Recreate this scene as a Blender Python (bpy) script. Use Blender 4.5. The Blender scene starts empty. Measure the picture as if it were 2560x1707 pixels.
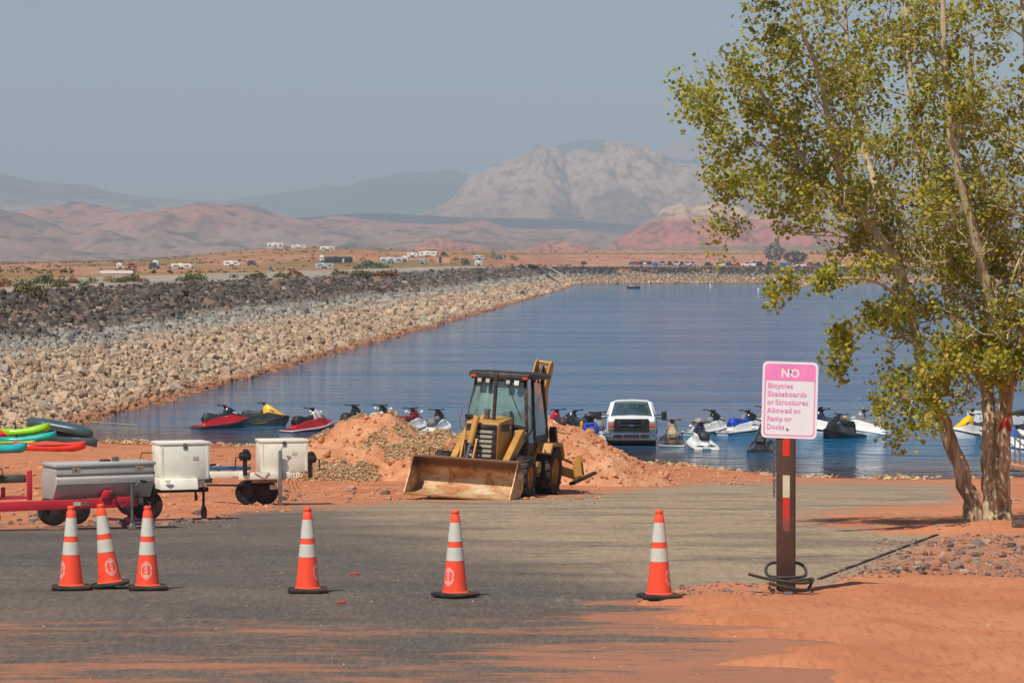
import bpy, bmesh, math, random
import numpy as np
from mathutils import Vector, Matrix, Euler
R = math.radians
random.seed(7)
rng = np.random.default_rng(7)
sc = bpy.context.scene
COL = sc.collection

# ------------------------------------------------------------------ camera, sky, sun, exposure
CAMZ, F, HX, HY = 7.34, 8000.0, 1280.0, 650.0       # eye above lake level, focal length and horizon in photograph pixels
cd = bpy.data.cameras.new('camera'); cam = bpy.data.objects.new('camera', cd); COL.objects.link(cam)
cam.location = (0, 0, CAMZ); cam.rotation_euler = (R(90), 0, 0)
cd.sensor_width = 36; cd.lens = F/2560*36; cd.shift_y = -(853.5-HY)/2560
cd.clip_start = .5; cd.clip_end = 60000
sc.camera = cam
SUNV = Vector((-.36, -.58, 1)).normalized()           # towards the sun
EL, AZ = math.asin(SUNV.z), math.atan2(SUNV.x, SUNV.y)
w = bpy.data.worlds.new('World'); sc.world = w; w.use_nodes = True
nt = w.node_tree; nt.nodes.clear()
sk = nt.nodes.new('ShaderNodeTexSky'); sk.sky_type = 'NISHITA'; sk.sun_disc = False
sk.sun_elevation = EL; sk.sun_rotation = AZ; sk.air_density = 1.0; sk.dust_density = 1.0; sk.ozone_density = 3.0; sk.altitude = 900
bg = nt.nodes.new('ShaderNodeBackground'); bg.inputs[1].default_value = .064
wo = nt.nodes.new('ShaderNodeOutputWorld')
nt.links.new(sk.outputs[0], bg.inputs[0]); nt.links.new(bg.outputs[0], wo.inputs[0])
sl = bpy.data.lights.new('sun', 'SUN'); so = bpy.data.objects.new('sun', sl); COL.objects.link(so)
sl.energy = 4.1; sl.angle = R(.53); sl.color = (1, .93, .82)
so.location = (-60, -90, 160); so.rotation_euler = SUNV.to_track_quat('Z', 'Y').to_euler()
vs = sc.view_settings; vs.view_transform = 'Standard'; vs.look = 'None'; vs.gamma = 1; vs.use_curve_mapping = False; vs.exposure = 0.28
sc.cycles.use_denoising = True
sc.cycles.max_bounces = 6; sc.cycles.diffuse_bounces = 2; sc.cycles.glossy_bounces = 3; sc.cycles.transmission_bounces = 4
sc.cycles.transparent_max_bounces = 8; sc.cycles.volume_bounces = 0
sc.cycles.caustics_reflective = False; sc.cycles.caustics_refractive = False

# ------------------------------------------------------------------ helpers
def P(px, py, D): return Vector(((px-HX)/F*D, D, CAMZ-(py-HY)/F*D))
def S(r, g, b):
    f = lambda c: c/12.92 if c <= .04045 else ((c+.055)/1.055)**2.4
    return (f(r/255), f(g/255), f(b/255))
def _hash(ix, iy, s):
    h = (ix.astype(np.int64)*374761393 + iy.astype(np.int64)*668265263 + s*982451653) & 0x7fffffff
    h = ((h ^ (h >> 13))*1274126177) & 0x7fffffff
    return ((h ^ (h >> 16)) & 0xffff)/65535.0
def vn(x, y, s=0):
    x = np.asarray(x, float); y = np.asarray(y, float)
    ix = np.floor(x); iy = np.floor(y); fx = x-ix; fy = y-iy
    fx = fx*fx*(3-2*fx); fy = fy*fy*(3-2*fy)
    a = _hash(ix, iy, s); b = _hash(ix+1, iy, s); c = _hash(ix, iy+1, s); d = _hash(ix+1, iy+1, s)
    return (a*(1-fx)+b*fx)*(1-fy)+(c*(1-fx)+d*fx)*fy
def fbm(x, y, o=4, s=0, g=.5):
    t = 0; a = 1; n = 0
    for k in range(o):
        t = t+a*vn(x*2**k, y*2**k, s+k*17); n += a; a *= g
    return t/n*2-1
def ss(a, b, x):
    t = np.clip((x-a)/(b-a), 0, 1); return t*t*(3-2*t)
def tag(o, label=None, cat=None, group=None, kind=None):
    if label: o['label'] = label
    if cat: o['category'] = cat
    if group: o['group'] = group
    if kind: o['kind'] = kind
    return o
def empty(name, loc=(0, 0, 0), rz=0, rx=0, ry=0):
    o = bpy.data.objects.new(name, None); COL.objects.link(o); o.location = loc
    o.rotation_euler = (rx, ry, rz); o.empty_display_size = .2; return o
def link(name, me, mat=None, parent=None, loc=None, rot=None, scale=None):
    o = bpy.data.objects.new(name, me); COL.objects.link(o)
    if mat is not None and not me.materials: me.materials.append(mat)
    if parent is not None: o.parent = parent
    if loc is not None: o.location = loc
    if rot is not None: o.rotation_euler = rot
    if scale is not None: o.scale = scale
    return o
def npmesh(name, V, Fc, smooth=False):
    me = bpy.data.meshes.new(name); V = np.asarray(V, np.float32); Fc = np.asarray(Fc, np.int32); k = Fc.shape[1]
    me.vertices.add(len(V)); me.vertices.foreach_set('co', V.ravel())
    me.loops.add(Fc.size); me.loops.foreach_set('vertex_index', Fc.ravel())
    me.polygons.add(len(Fc)); me.polygons.foreach_set('loop_start', np.arange(0, Fc.size, k, dtype=np.int32))
    me.polygons.foreach_set('use_smooth', np.full(len(Fc), smooth))
    me.update(calc_edges=True); return me
def gridmesh(name, X, Y, Z, smooth=True):
    n, m = X.shape; i = np.arange(n*m).reshape(n, m)
    f = np.stack([i[:-1, :-1], i[:-1, 1:], i[1:, 1:], i[1:, :-1]], -1).reshape(-1, 4)
    return npmesh(name, np.stack([X, Y, Z], -1).reshape(-1, 3), f, smooth)
def attr(me, name, vals):
    a = me.attributes.new(name, 'FLOAT', 'POINT'); a.data.foreach_set('value', np.asarray(vals, np.float32).ravel())
def rotm(rx=0, ry=0, rz=0): return Euler((R(rx), R(ry), R(rz))).to_matrix()
class MB:
    """collects shapes; build() links them as ONE mesh object"""
    def __init__(s): s.v = []; s.f = []
    def add(s, V, Fs):
        n = len(s.v); s.v += [tuple(p) for p in V]; s.f += [tuple(i+n for i in f) for f in Fs]; return s
    def box(s, c, d, rot=None, top=None, off=(0, 0)):
        """centre c, size d; top = (sx, sy) scales the upper face, off shifts it"""
        tx, ty = top or (1, 1); V = []
        for z in (-1, 1):
            for x, y in ((-1, -1), (1, -1), (1, 1), (-1, 1)):
                kx, ky = (tx, ty) if z > 0 else (1, 1); ox, oy = off if z > 0 else (0, 0)
                p = Vector((x*d[0]/2*kx+ox, y*d[1]/2*ky+oy, z*d[2]/2))
                if rot: p = rot @ p
                V.append(p+Vector(c))
        return s.add(V, [(3, 2, 1, 0), (4, 5, 6, 7), (0, 1, 5, 4), (1, 2, 6, 5), (2, 3, 7, 6), (3, 0, 4, 7)])
    def bar(s, a, b, wd, h, up=(0, 0, 1)):
        a = Vector(a); b = Vector(b); d = (b-a); L = d.length; d.normalize(); u = Vector(up)
        x = d.cross(u)
        if x.length < 1e-4: x = d.cross(Vector((1, 0, 0)))
        x.normalize(); u = x.cross(d); V = []
        for t in (a, b):
            for i, j in ((-1, -1), (1, -1), (1, 1), (-1, 1)): V.append(t+x*wd/2*i+u*h/2*j)
        return s.add(V, [(0, 1, 2, 3), (7, 6, 5, 4), (0, 4, 5, 1), (1, 5, 6, 2), (2, 6, 7, 3), (3, 7, 4, 0)])
    def cyl(s, a, b, r0, r1=None, n=12, cap=True):
        a = Vector(a); b = Vector(b); r1 = r0 if r1 is None else r1; d = (b-a).normalized()
        x = d.orthogonal().normalized(); y = d.cross(x); V = []
        for t, r in ((a, r0), (b, r1)):
            for k in range(n):
                q = 2*math.pi*k/n; V.append(t+x*r*math.cos(q)+y*r*math.sin(q))
        Fs = [(k, (k+1) % n, n+(k+1) % n, n+k) for k in range(n)]
        if cap: Fs += [tuple(range(n))[::-1], tuple(range(n, 2*n))]
        return s.add(V, Fs)
    def tube(s, pts, r, n=8, cap=True, closed=False):
        pts = [Vector(p) for p in pts]; m = len(pts); rs = r if isinstance(r, (list, tuple)) else [r]*m; V = []
        x = None
        for i, p in enumerate(pts):
            d = (pts[(i+1) % m]-pts[i-1]) if closed else (pts[min(i+1, m-1)]-pts[max(i-1, 0)])
            d.normalize()
            x = d.orthogonal() if x is None else (x-d*x.dot(d))
            if x.length < 1e-5: x = d.orthogonal()
            x.normalize(); y = d.cross(x)
            for k in range(n):
                q = 2*math.pi*k/n; V.append(p+x*rs[i]*math.cos(q)+y*rs[i]*math.sin(q))
        Fs = [(i*n+k, i*n+(k+1) % n, ((i+1) % m)*n+(k+1) % n, ((i+1) % m)*n+k) for i in range(m if closed else m-1) for k in range(n)]
        if cap and not closed: Fs += [tuple(range(n))[::-1], tuple(range((m-1)*n, m*n))]
        return s.add(V, Fs)
    def lathe(s, prof, n=20, c=(0, 0, 0), ax=None, cap=True):
        """prof: (radius, height) pairs around +Z, or around ax"""
        q0 = Vector(ax).to_track_quat('Z', 'Y').to_matrix() if ax else Matrix.Identity(3); V = []
        for r, h in prof:
            for k in range(n):
                q = 2*math.pi*k/n; V.append(q0 @ Vector((r*math.cos(q), r*math.sin(q), h))+Vector(c))
        m = len(prof)
        Fs = [(i*n+k, i*n+(k+1) % n, (i+1)*n+(k+1) % n, (i+1)*n+k) for i in range(m-1) for k in range(n)]
        if cap: Fs += [tuple(range(n))[::-1], tuple(range((m-1)*n, m*n))]
        return s.add(V, Fs)
    def loft(s, rings, cap=True):
        n = len(rings[0]); V = [p for r in rings for p in r]; m = len(rings)
        Fs = [(i*n+k, i*n+(k+1) % n, (i+1)*n+(k+1) % n, (i+1)*n+k) for i in range(m-1) for k in range(n)]
        if cap: Fs += [tuple(range(n))[::-1], tuple(range((m-1)*n, m*n))]
        return s.add(V, Fs)
    def prism(s, poly, a, b, ax='x'):
        """2-D polygon extruded from a to b along an axis"""
        f = {'x': lambda t, u, v: (t, u, v), 'y': lambda t, u, v: (u, t, v), 'z': lambda t, u, v: (u, v, t)}[ax]
        return s.loft([[f(a, u, v) for u, v in poly], [f(b, u, v) for u, v in poly]])
    def ball(s, c, r, n=12, m=8, sq=(1, 1, 1)):
        rings = []
        for i in range(m+1):
            t = math.pi*i/m; rr = max(math.sin(t), .02)*r
            rings.append([(c[0]+rr*sq[0]*math.cos(2*math.pi*k/n), c[1]+rr*sq[1]*math.sin(2*math.pi*k/n), c[2]-r*sq[2]*math.cos(t)) for k in range(n)])
        return s.loft(rings)
    def xf(s, M):
        s.v = [tuple(M @ Vector(p)) for p in s.v]; return s
    def mesh(s, name, mat=None, smooth=None, bevel=0, seg=2):
        me = bpy.data.meshes.new(name); me.from_pydata(s.v, [], s.f); me.update()
        bm = bmesh.new(); bm.from_mesh(me); bmesh.ops.recalc_face_normals(bm, faces=bm.faces)
        if bevel:
            es = [e for e in bm.edges if len(e.link_faces) == 2 and e.calc_face_angle(0) > .5]
            bmesh.ops.bevel(bm, geom=es, offset=bevel, segments=seg, affect='EDGES', profile=.5, clamp_overlap=True)
        bm.to_mesh(me); bm.free()
        if smooth or bevel:
            me.polygons.foreach_set('use_smooth', [True]*len(me.polygons)); me.set_sharp_from_angle(angle=R(smooth or 40))
        if mat: me.materials.append(mat)
        return me
    def build(s, name, mat, parent=None, smooth=None, bevel=0, seg=2, loc=None, rot=None):
        return link(name, s.mesh(name, mat, smooth, bevel, seg), None, parent, loc, rot)
def copy_tree(o, parent=None):
    c = o.copy(); COL.objects.link(c); c.parent = parent
    for ch in [k for k in bpy.data.objects if k.parent == o]: copy_tree(ch, c)
    return c

# ------------------------------------------------------------------ materials
class N:
    """small node-graph writer"""
    def __init__(s, name):
        s.m = bpy.data.materials.new(name); s.m.use_nodes = True; s.t = s.m.node_tree; s.t.nodes.clear()
        s.o = s.t.nodes.new('ShaderNodeOutputMaterial')
    def n(s, typ, **kw):
        x = s.t.nodes.new('ShaderNode'+typ)
        for k, v in kw.items(): setattr(x, k, v)
        return x
    def set(s, sock, v):
        if isinstance(v, bpy.types.NodeSocket): s.t.links.new(v, sock)
        elif isinstance(v, bpy.types.Node): s.t.links.new(v.outputs[0], sock)
        else:
            if isinstance(v, (tuple, list)) and len(v) == 3 and sock.type == 'RGBA': v = (*v, 1)
            sock.default_value = v
    def geo(s): return s.n('NewGeometry')
    def coord(s, which='Object'): return s.n('TexCoord').outputs[which]
    def mapv(s, v, sc=(1, 1, 1), rot=(0, 0, 0)):
        x = s.n('Mapping'); s.set(x.inputs[0], v); x.inputs['Scale'].default_value = sc; x.inputs['Rotation'].default_value = rot; return x.outputs[0]
    def noise(s, v, scale=5, detail=4, rough=.55, dist=0):
        x = s.n('TexNoise'); s.set(x.inputs['Vector'], v); x.inputs['Scale'].default_value = scale
        x.inputs['Detail'].default_value = detail; x.inputs['Roughness'].default_value = rough; x.inputs['Distortion'].default_value = dist
        return x.outputs[0]
    def vor(s, v, scale=5, feat='F1', out=0):
        x = s.n('TexVoronoi', feature=feat); s.set(x.inputs['Vector'], v); x.inputs['Scale'].default_value = scale; return x.outputs[out]
    def math(s, op, a, b=0, c=0, clamp=False):
        x = s.n('Math', operation=op, use_clamp=clamp)
        for i, q in enumerate((a, b, c)): s.set(x.inputs[i], q)
        return x.outputs[0]
    def rng(s, v, a, b, c=0., d=1.):
        x = s.n('MapRange', interpolation_type='SMOOTHSTEP'); s.set(x.inputs[0], v)
        for i, q in enumerate((a, b, c, d)): s.set(x.inputs[i+1], q)
        return x.outputs[0]
    def mix(s, f, a, b, mode='MIX'):
        x = s.n('Mix', data_type='RGBA', blend_type=mode); s.set(x.inputs[0], f); s.set(x.inputs[6], a); s.set(x.inputs[7], b); return x.outputs[2]
    def ramp(s, v, stops):
        x = s.n('ValToRGB'); s.set(x.inputs[0], v); e = x.color_ramp.elements
        while len(e) < len(stops): e.new(.5)
        for q, (p, c) in zip(e, stops): q.position = p; q.color = (*c, 1)
        return x.outputs[0]
    def attr(s, name): return s.n('Attribute', attribute_name=name).outputs['Fac']
    def sep(s, v):
        x = s.n('SeparateXYZ'); s.set(x.inputs[0], v); return x.outputs
    def bump(s, h, st=.3, dist=.05):
        x = s.n('Bump'); s.set(x.inputs['Height'], h); x.inputs['Strength'].default_value = st; x.inputs['Distance'].default_value = dist; return x.outputs[0]
    def bsdf(s, col, rough=.6, metal=0, nrm=None, **kw):
        b = s.n('BsdfPrincipled'); s.set(b.inputs['Base Color'], col); s.set(b.inputs['Roughness'], rough); s.set(b.inputs['Metallic'], metal)
        if nrm is not None: s.set(b.inputs['Normal'], nrm)
        for k, v in kw.items(): s.set(b.inputs[k.replace('_', ' ')], v)
        s.t.links.new(b.outputs[0], s.o.inputs[0]); return s.m
def sm(c, k): return tuple(min(1, q*k) for q in c)
_mats = {}
def pm(name, col, rough=.5, metal=0, var=.12, scale=3., bump=0., dirt=0., dcol=S(168, 105, 72), **kw):
    """painted / plastic / metal surface: colour that wanders a little, roughness too, optional dust"""
    if name in _mats: return _mats[name]
    g = N(name); v = g.coord(); n1 = g.noise(v, scale, 5); n2 = g.noise(v, scale*9, 3)
    c = g.mix(g.rng(n1, .3, .7), sm(col, 1-var), sm(col, 1+var))
    c = g.mix(g.math('MULTIPLY', g.rng(n2, .45, .8), var), c, sm(col, .6))
    if dirt:
        c = g.mix(g.math('MULTIPLY', g.rng(g.noise(v, scale*1.7, 6, .65), .45, .72), dirt), c, dcol)
    r = g.math('ADD', g.math('MULTIPLY', g.math('SUBTRACT', n1, .5), .25), rough, clamp=True)
    nr = g.bump(n2, .35, bump) if bump else None
    _mats[name] = g.bsdf(c, r, metal, nr, **kw); return _mats[name]
# ------------------------------------------------------------------ the lie of the land
KY = [0, 15, 26, 34.3, 50, 70]; KZ = [5.6, 4.6, 3.92, 3.74, 3.08, 2.14]
SX = [-60, -25, -17.8, -10.7, 0, 2.3, 6, 8.4, 12.3, 17, 60]; SY = [132, 131, 130, 126, 119, 117, 114, 109, 107.3, 107, 107]
def shore(x): return np.interp(x, SX, SY)
def pz(x, y):
    x = np.asarray(x, float); y = np.asarray(y, float)
    return np.where(y < 70, np.interp(y, KY, KZ), 2.14*(1-(y-70)/(shore(x)-70)))
def dep(px, py):
    """depth at which the near ground is seen at a photograph pixel"""
    a, b = 20., 135.
    for _ in range(50):
        m = (a+b)/2
        if CAMZ-(py-HY)/F*m > pz((px-HX)/F*m, m): a = m
        else: b = m
    return a
def G(px, py, D=None):
    D = D or dep(px, py); x = (px-HX)/F*D; return Vector((x, D, float(pz(x, D))))
def gz(x, y): return float(pz(x, y))
def Ldam(y): return -19.8+.0471*(y-143)
def Yfar(x): return np.interp(x, [-50, 18.5, 100, 2000], [960, 978, 1012, 1030])
def landd(x, y): return np.maximum(Ldam(y)-x, y-Yfar(x))
def damz(d): return np.interp(d, [-12, 0, 15.5, 40, 54], [-4, 0, 5.35, 5.35, 4.6])
RPX = [-900, 0, 200, 400, 550, 650, 760, 900, 1000, 1280, 3500]; RROW = [664, 661, 655, 648, 633, 622, 618, 622, 625.5, 627, 629]
def desert(x, y):
    px = HX+x/np.maximum(y, 50)*F
    k = ss(1180, 1480, px); y0 = 950+k*780; y1 = 1550+k*620
    zr = CAMZ+(HY-np.interp(px, RPX, RROW))/F*y1
    z = 4.7+(zr-4.7)*ss(0, 1, (y-y0)/(y1-y0))**.8
    z = z+(fbm(x/60, y/60, 4, 3)*1.1+fbm(x/14, y/14, 3, 9)*.35)*ss(900, 1200, y)*(1-ss(.75, 1, (y-y0)/(y1-y0))*.75)
    return z-ss(1.0, 1.8, y/y1)*(zr-4.7)*.6
def sandmask(x, y):
    """> 0 where loose sand buries the pavement"""
    py = HY+(CAMZ-pz(x, y))/y*F; px = HX+x/y*F
    A = (np.interp(px, [-400, 0, 160, 330, 540, 610, 700, 870, 1000, 1250, 1415, 1520, 1630, 1785, 1960, 2390, 2600],
                   [1325, 1320, 1316, 1311, 1296, 1278, 1268, 1262, 1251, 1246, 1238, 1226, 1214, 1206, 1203, 1206, 1206])-py)/22
    xk = np.interp(py, [1330, 1336, 1465, 1475], [2600, 2345, 2035, 2035])
    C = np.where(py > 1330, (px-xk-25)/70, -1)
    E = np.where(py < 1345, (px-2395-(py-1210)*.1)/60, -1)
    B = 1-((px-2480)/np.where(px < 2480, 440, 2000))**2-((py-1299)/36)**2
    D2 = np.where((px > 1580) & (py < 1512), (py-np.interp(px, [1590, 1640, 1750, 1900, 2040, 2600], [1506, 1477, 1466, 1462, 1464, 1440]))/14, -1)
    xD = np.interp(py, [1470, 1488, 1500, 1512, 1530, 1560, 1600, 1640, 1707, 1800], [2200, 1900, 1500, 1560, 1660, 1740, 1860, 1960, 2100, 2200])
    D1 = np.where(py > 1480, (px-xD+330*fbm(x*.45, y*1.5, 4, 55))/190, -1)
    return np.clip(np.maximum.reduce([A, C, E, B, D2, D1]), -1, 1), px, py
def near_z(x, y):
    m, px, py = sandmask(x, y)
    st = fbm(x*.55, y*2.2, 4, 21)
    h = m*.055+st*.035*ss(-.95, -.3, m)*np.where(m < .999, 1, .45)-.012
    h = h+(.022*fbm(x*2.2, y*1.6, 4, 31)+.055*fbm(x*.8, y*.4, 3, 33))*ss(-.2, .4, m)
    h = h+np.where((px > 2050) & (py > 1460) & (py < 1500), .03, 0)*ss(2050, 2200, px)
    tr = np.exp(-((x-7.5)**2+(y-50.6)**2)/2.2)*.10             # root mound of the tree
    tr = tr+ss(44, 50, y)*0
    beach = ss(3, 12, 120-y)*0
    return pz(x, y)+h+tr+fbm(x*.6, y*.6, 4, 41)*.05*ss(60, 85, y)*ss(.2, .9, m)

def ground():
    rr = np.concatenate([np.arange(12, 26, .6), np.arange(26, 45, .13), np.arange(45, 78, .22), np.arange(78, 138, .42),
                         138*1.011**np.arange(0, 360)])
    ca = np.concatenate([np.linspace(-46, -10.4, 40), np.linspace(-10.2, 10.2, 330), np.linspace(10.4, 46, 40)])
    T = np.tan(np.radians(ca)); Y, TT = np.meshgrid(rr, T, indexing='ij'); X = TT*Y
    s = shore(X); d = landd(X, Y)
    zn = near_z(X, np.minimum(Y, 140))
    zn = np.where(Y > s, np.maximum(-3., pz(X, np.minimum(Y, 400))), zn)
    zdes = desert(X, Y)
    zunder = damz(d)-.7
    far = np.where(d > 58, zdes, np.where(d > 48, zunder+(zdes-zunder)*ss(48, 58, d), np.where(d > -10, zunder, -3.5)))
    Z = np.where((Y < 150) & (d < 58), np.maximum(np.where(Y > s, np.maximum(zn, -3), zn), np.where(d > -8, zunder, -9)), far)
    me = gridmesh('ground', X, Y, Z)
    attr(me, 'wet', ss(0, 1, 1-np.clip(Z, 0, 9)/.32)*(Y < 150)); attr(me, 'farland', ss(140, 220, Y))
    py = HY+(CAMZ-Z)/Y*F
    pxx = HX+TT*F
    gr = ss(0, 1, (pxx-2040)/160)*(Y < 49)*(Y > 36.5)*ss(37, 38.5, Y)*ss(49, 47.5, Y)
    attr(me, 'gravel', gr)
    veg = np.where(pxx > 1250+0*pxx, ss(.8, 1.0, 1-np.abs(py-634)/22), .55+.45*fbm(X/45, Y/90, 3, 77))
    attr(me, 'scrub', veg)
    return me
g = N('sand_ground'); pos = g.geo().outputs['Position']
n1 = g.noise(pos, .35, 5, .6); n2 = g.noise(pos, 6., 6, .65); n3 = g.noise(pos, 45., 3, .6)
sand = g.mix(g.rng(n1, .3, .7), S(180, 114, 80), S(197, 131, 95))
sand = g.mix(g.math('MULTIPLY', g.rng(n2, .5, .75), .35), sand, S(146, 84, 58))
sand = g.mix(g.math('MULTIPLY', g.rng(n3, .58, .75), .4), sand, S(202, 154, 122))
ns_ = g.noise(g.mapv(pos, (16, 2.4, 4)), 1., 5, .72); sand = g.mix(g.rng(ns_, .5, .3, 0, .55), sand, S(142, 82, 56)); sand = g.mix(g.rng(ns_, .55, .75, 0, .45), sand, S(208, 150, 114)); nt2 = g.noise(g.mapv(pos, (.9, .35, 1)), 1., 6, .65, .6); sand = g.mix(g.rng(nt2, .5, .64, 0, .4), sand, S(166, 98, 66))
sand = g.mix(g.attr('wet'), sand, S(142, 74, 48))
gp = g.vor(pos, 16., out=1); gm = g.math('MULTIPLY', g.attr('gravel'), g.rng(g.noise(pos, 2.2, 5, .7), .42, .55))
sand = g.mix(g.math('MULTIPLY', gm, .6), sand, g.mix(g.rng(g.noise(pos, 30, 2), .4, .6), S(112, 92, 84), S(176, 140, 118)))
# the far desert: red earth under dry olive scrub
m1 = g.noise(g.mapv(pos, (.02, .006, .02)), 1., 6, .62); m2 = g.noise(g.mapv(pos, (.09, .03, .05)), 1., 5, .65); m3 = g.noise(pos, .35, 4, .7)
red = g.mix(g.rng(m2, .35, .65), S(166, 108, 80), S(188, 134, 104))
olive = g.mix(g.rng(m3, .35, .65), S(112, 92, 54), S(150, 120, 74))
sc1 = g.math('ADD', g.math('MULTIPLY', g.attr('scrub'), .75), g.math('ADD', g.math('MULTIPLY', m1, .55), g.math('MULTIPLY', m2, .5)))
des = g.mix(g.rng(sc1, .78, 1.02), red, olive)
des = g.mix(g.rng(m3, .6, .72), des, S(92, 74, 46))
col = g.mix(g.attr('farland'), sand, des)
hb = g.math('ADD', g.math('MULTIPLY', n2, .6), g.math('MULTIPLY', n3, .25))
MSAND = g.bsdf(col, .95, 0, g.bump(hb, .5, .035), Specular_IOR_Level=.15)
GROUND = tag(link('ground', ground(), MSAND), kind='structure')

def pavement():
    rr = np.concatenate([np.arange(14, 26, .5), np.arange(26, 45, .14), np.arange(45, 78, .25), np.arange(78, 112, .5)])
    T = np.tan(np.radians(np.concatenate([np.linspace(-30, -10.4, 14), np.linspace(-10.2, 10.2, 220), np.linspace(10.4, 22, 10)])))
    Y, TT = np.meshgrid(rr, T, indexing='ij'); X = TT*Y
    m, px, py = sandmask(X, Y)
    me = gridmesh('ramp_pavement', X, Y, pz(X, Y)-np.where(m > .9, .25, 0))
    attr(me, 'dust', np.clip(.15+.34*ss(-1, .1, m)+.21*ss(1470, 1560, py)+.08*ss(1590, 1707, py)+.2*ss(1000, 2000, px)*ss(1480, 1560, py)+.12*ss(1330, 1250, py), 0, 1.2))
    attr(me, 'conc', ss(.0, 1., (px-700)/1250+(1400-py)/300)*ss(1500, 1470, py))
    return me
g = N('ramp_pavement'); pos = g.geo().outputs['Position']
st = g.noise(g.mapv(pos, (.3, .9, 1)), 1., 7, .66, .5); st2 = g.noise(g.mapv(pos, (.9, 2.6, 1), (0, 0, .05)), 1., 6, .66); gr = g.noise(pos, 60, 3, .7); bl = g.noise(pos, .45, 5, .6)
asp = g.mix(g.rng(bl, .3, .7), S(86, 78, 72), S(106, 94, 84))
asp = g.mix(g.math('MULTIPLY', g.rng(gr, .5, .72), .5), asp, S(136, 124, 112))
con = g.mix(g.rng(st, .3, .7), S(158, 138, 113), S(178, 156, 127))
con = g.mix(g.math('MULTIPLY', g.rng(gr, .5, .75), .35), con, S(172, 152, 126))
con = g.mix(g.rng(g.noise(pos, .16, 5, .6), .55, .8, 0, .5), con, S(124, 109, 92))
c = g.mix(g.rng(g.math('ADD', g.attr('conc'), g.math('MULTIPLY', g.math('SUBTRACT', st, .5), .5)), .1, .95), asp, con)
x_, y_, _z = g.sep(pos); wob = g.math('MULTIPLY', g.math('SUBTRACT', g.noise(pos, .8, 4), .5), .5)
for k_, y0_, wd_, st_ in ((.55, 40.5, .05, .55), (-.9, 47.0, .05, .5), (.12, 52.0, .07, .45), (3.2, 42., .03, .5), (.3, 60., .09, .4)):
    dd_ = g.math('ABSOLUTE', g.math('SUBTRACT', g.math('SUBTRACT', y_, y0_), g.math('ADD', g.math('MULTIPLY', x_, k_), wob)))
    c = g.mix(g.math('MULTIPLY', g.rng(dd_, wd_*2, wd_*.6), st_), c, S(58, 52, 47))
skid = g.noise(g.mapv(pos, (.09, 1.2, 1), (0, 0, .12)), 1., 3, .5)
c = g.mix(g.math('MULTIPLY', g.rng(skid, .62, .78), .28), c, S(70, 66, 62))
gg = g.noise(g.mapv(pos, (11, 1.3, 1)), 1., 5, .7); c = g.mix(g.rng(gg, .3, .7, 0, .30), c, S(62, 56, 52)); c = g.mix(g.rng(g.noise(g.mapv(pos, (7, .9, 1)), 1., 6, .7), .56, .76, 0, .5), c, S(150, 134, 116))
c = g.mix(g.rng(g.noise(g.mapv(pos, (.35, .5, 1)), 1., 4, .6), .5, .62, 0, .4), c, S(66, 62, 59))
st3 = g.noise(g.mapv(pos, (3.2, 6, 1), (0, 0, -.04)), 1., 6, .7)
g2 = g.noise(g.mapv(pos, (26, 3.2, 1), (0, 0, .1)), 1., 4, .75); c = g.mix(g.rng(g2, .4, .75, 0, .32), c, S(156, 138, 118)); c = g.mix(g.rng(g2, .46, .3, 0, .34), c, S(62, 54, 48)); g3 = g.noise(g.mapv(pos, (3.5, .7, 1)), 1., 5, .7); c = g.mix(g.rng(g3, .5, .3, 0, .22), c, S(68, 60, 54))
dm = g.math('ADD', g.math('ADD', g.math('MULTIPLY', st, .45), g.math('MULTIPLY', st2, .45)), g.math('MULTIPLY', st3, .25))
dm = g.math('ADD', dm, g.math('MULTIPLY', g.attr('dust'), .62))
dmask = g.rng(dm, .79, .95)
dmask = g.math('MULTIPLY', dmask, g.rng(g.noise(pos, 90, 2, .7), .2, .62, .55, 1.))
c = g.mix(g.math('MULTIPLY', dmask, .8), c, g.mix(bl, S(170, 107, 76), S(188, 124, 90)))
RAMP = tag(link('ramp_pavement', pavement(), g.bsdf(c, .85, 0, g.bump(gr, .35, .012), Specular_IOR_Level=.3)), kind='structure')

# ------------------------------------------------------------------ lake
g = N('lake_water'); pos = g.geo().outputs['Position']
wa = g.noise(g.mapv(pos, (.5, .62, 1)), 1., 3, .55, .3); wb = g.noise(g.mapv(pos, (1.9, 2.3, 1)), 1., 3, .55); wc = g.noise(g.mapv(pos, (.03, .075, 1)), 1., 4, .6)
wind = g.rng(wc, .44, .64, .45, 1.3)
h = g.math('MULTIPLY', g.math('ADD', g.math('MULTIPLY', wa, .75), g.math('MULTIPLY', wb, .42)), wind)
bp = g.n('Bump'); g.set(bp.inputs['Height'], h); bp.inputs['Strength'].default_value = 1.; bp.inputs['Distance'].default_value = .5
MWATER = g.bsdf(g.mix(g.attr('shallow'), S(0, 88, 128), S(60, 48, 46)), .06, 0, bp.outputs[0], IOR=1.13)
wy = np.concatenate([np.arange(100, 160, 2.), 160*1.05**np.arange(0, 40)]); wy = wy[wy < 1060]
X, Y = np.meshgrid(np.concatenate([np.linspace(-60, -26, 8), np.linspace(-25, 60, 120), np.linspace(65, 420, 30)]), wy)
WM = gridmesh('lake_water', X, Y, X*0); attr(WM, 'shallow', np.maximum(ss(20, 2, Y-shore(X)), .8*ss(5, 0, X-Ldam(Y)))); tag(link('lake_water', WM, MWATER), kind='structure')

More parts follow.
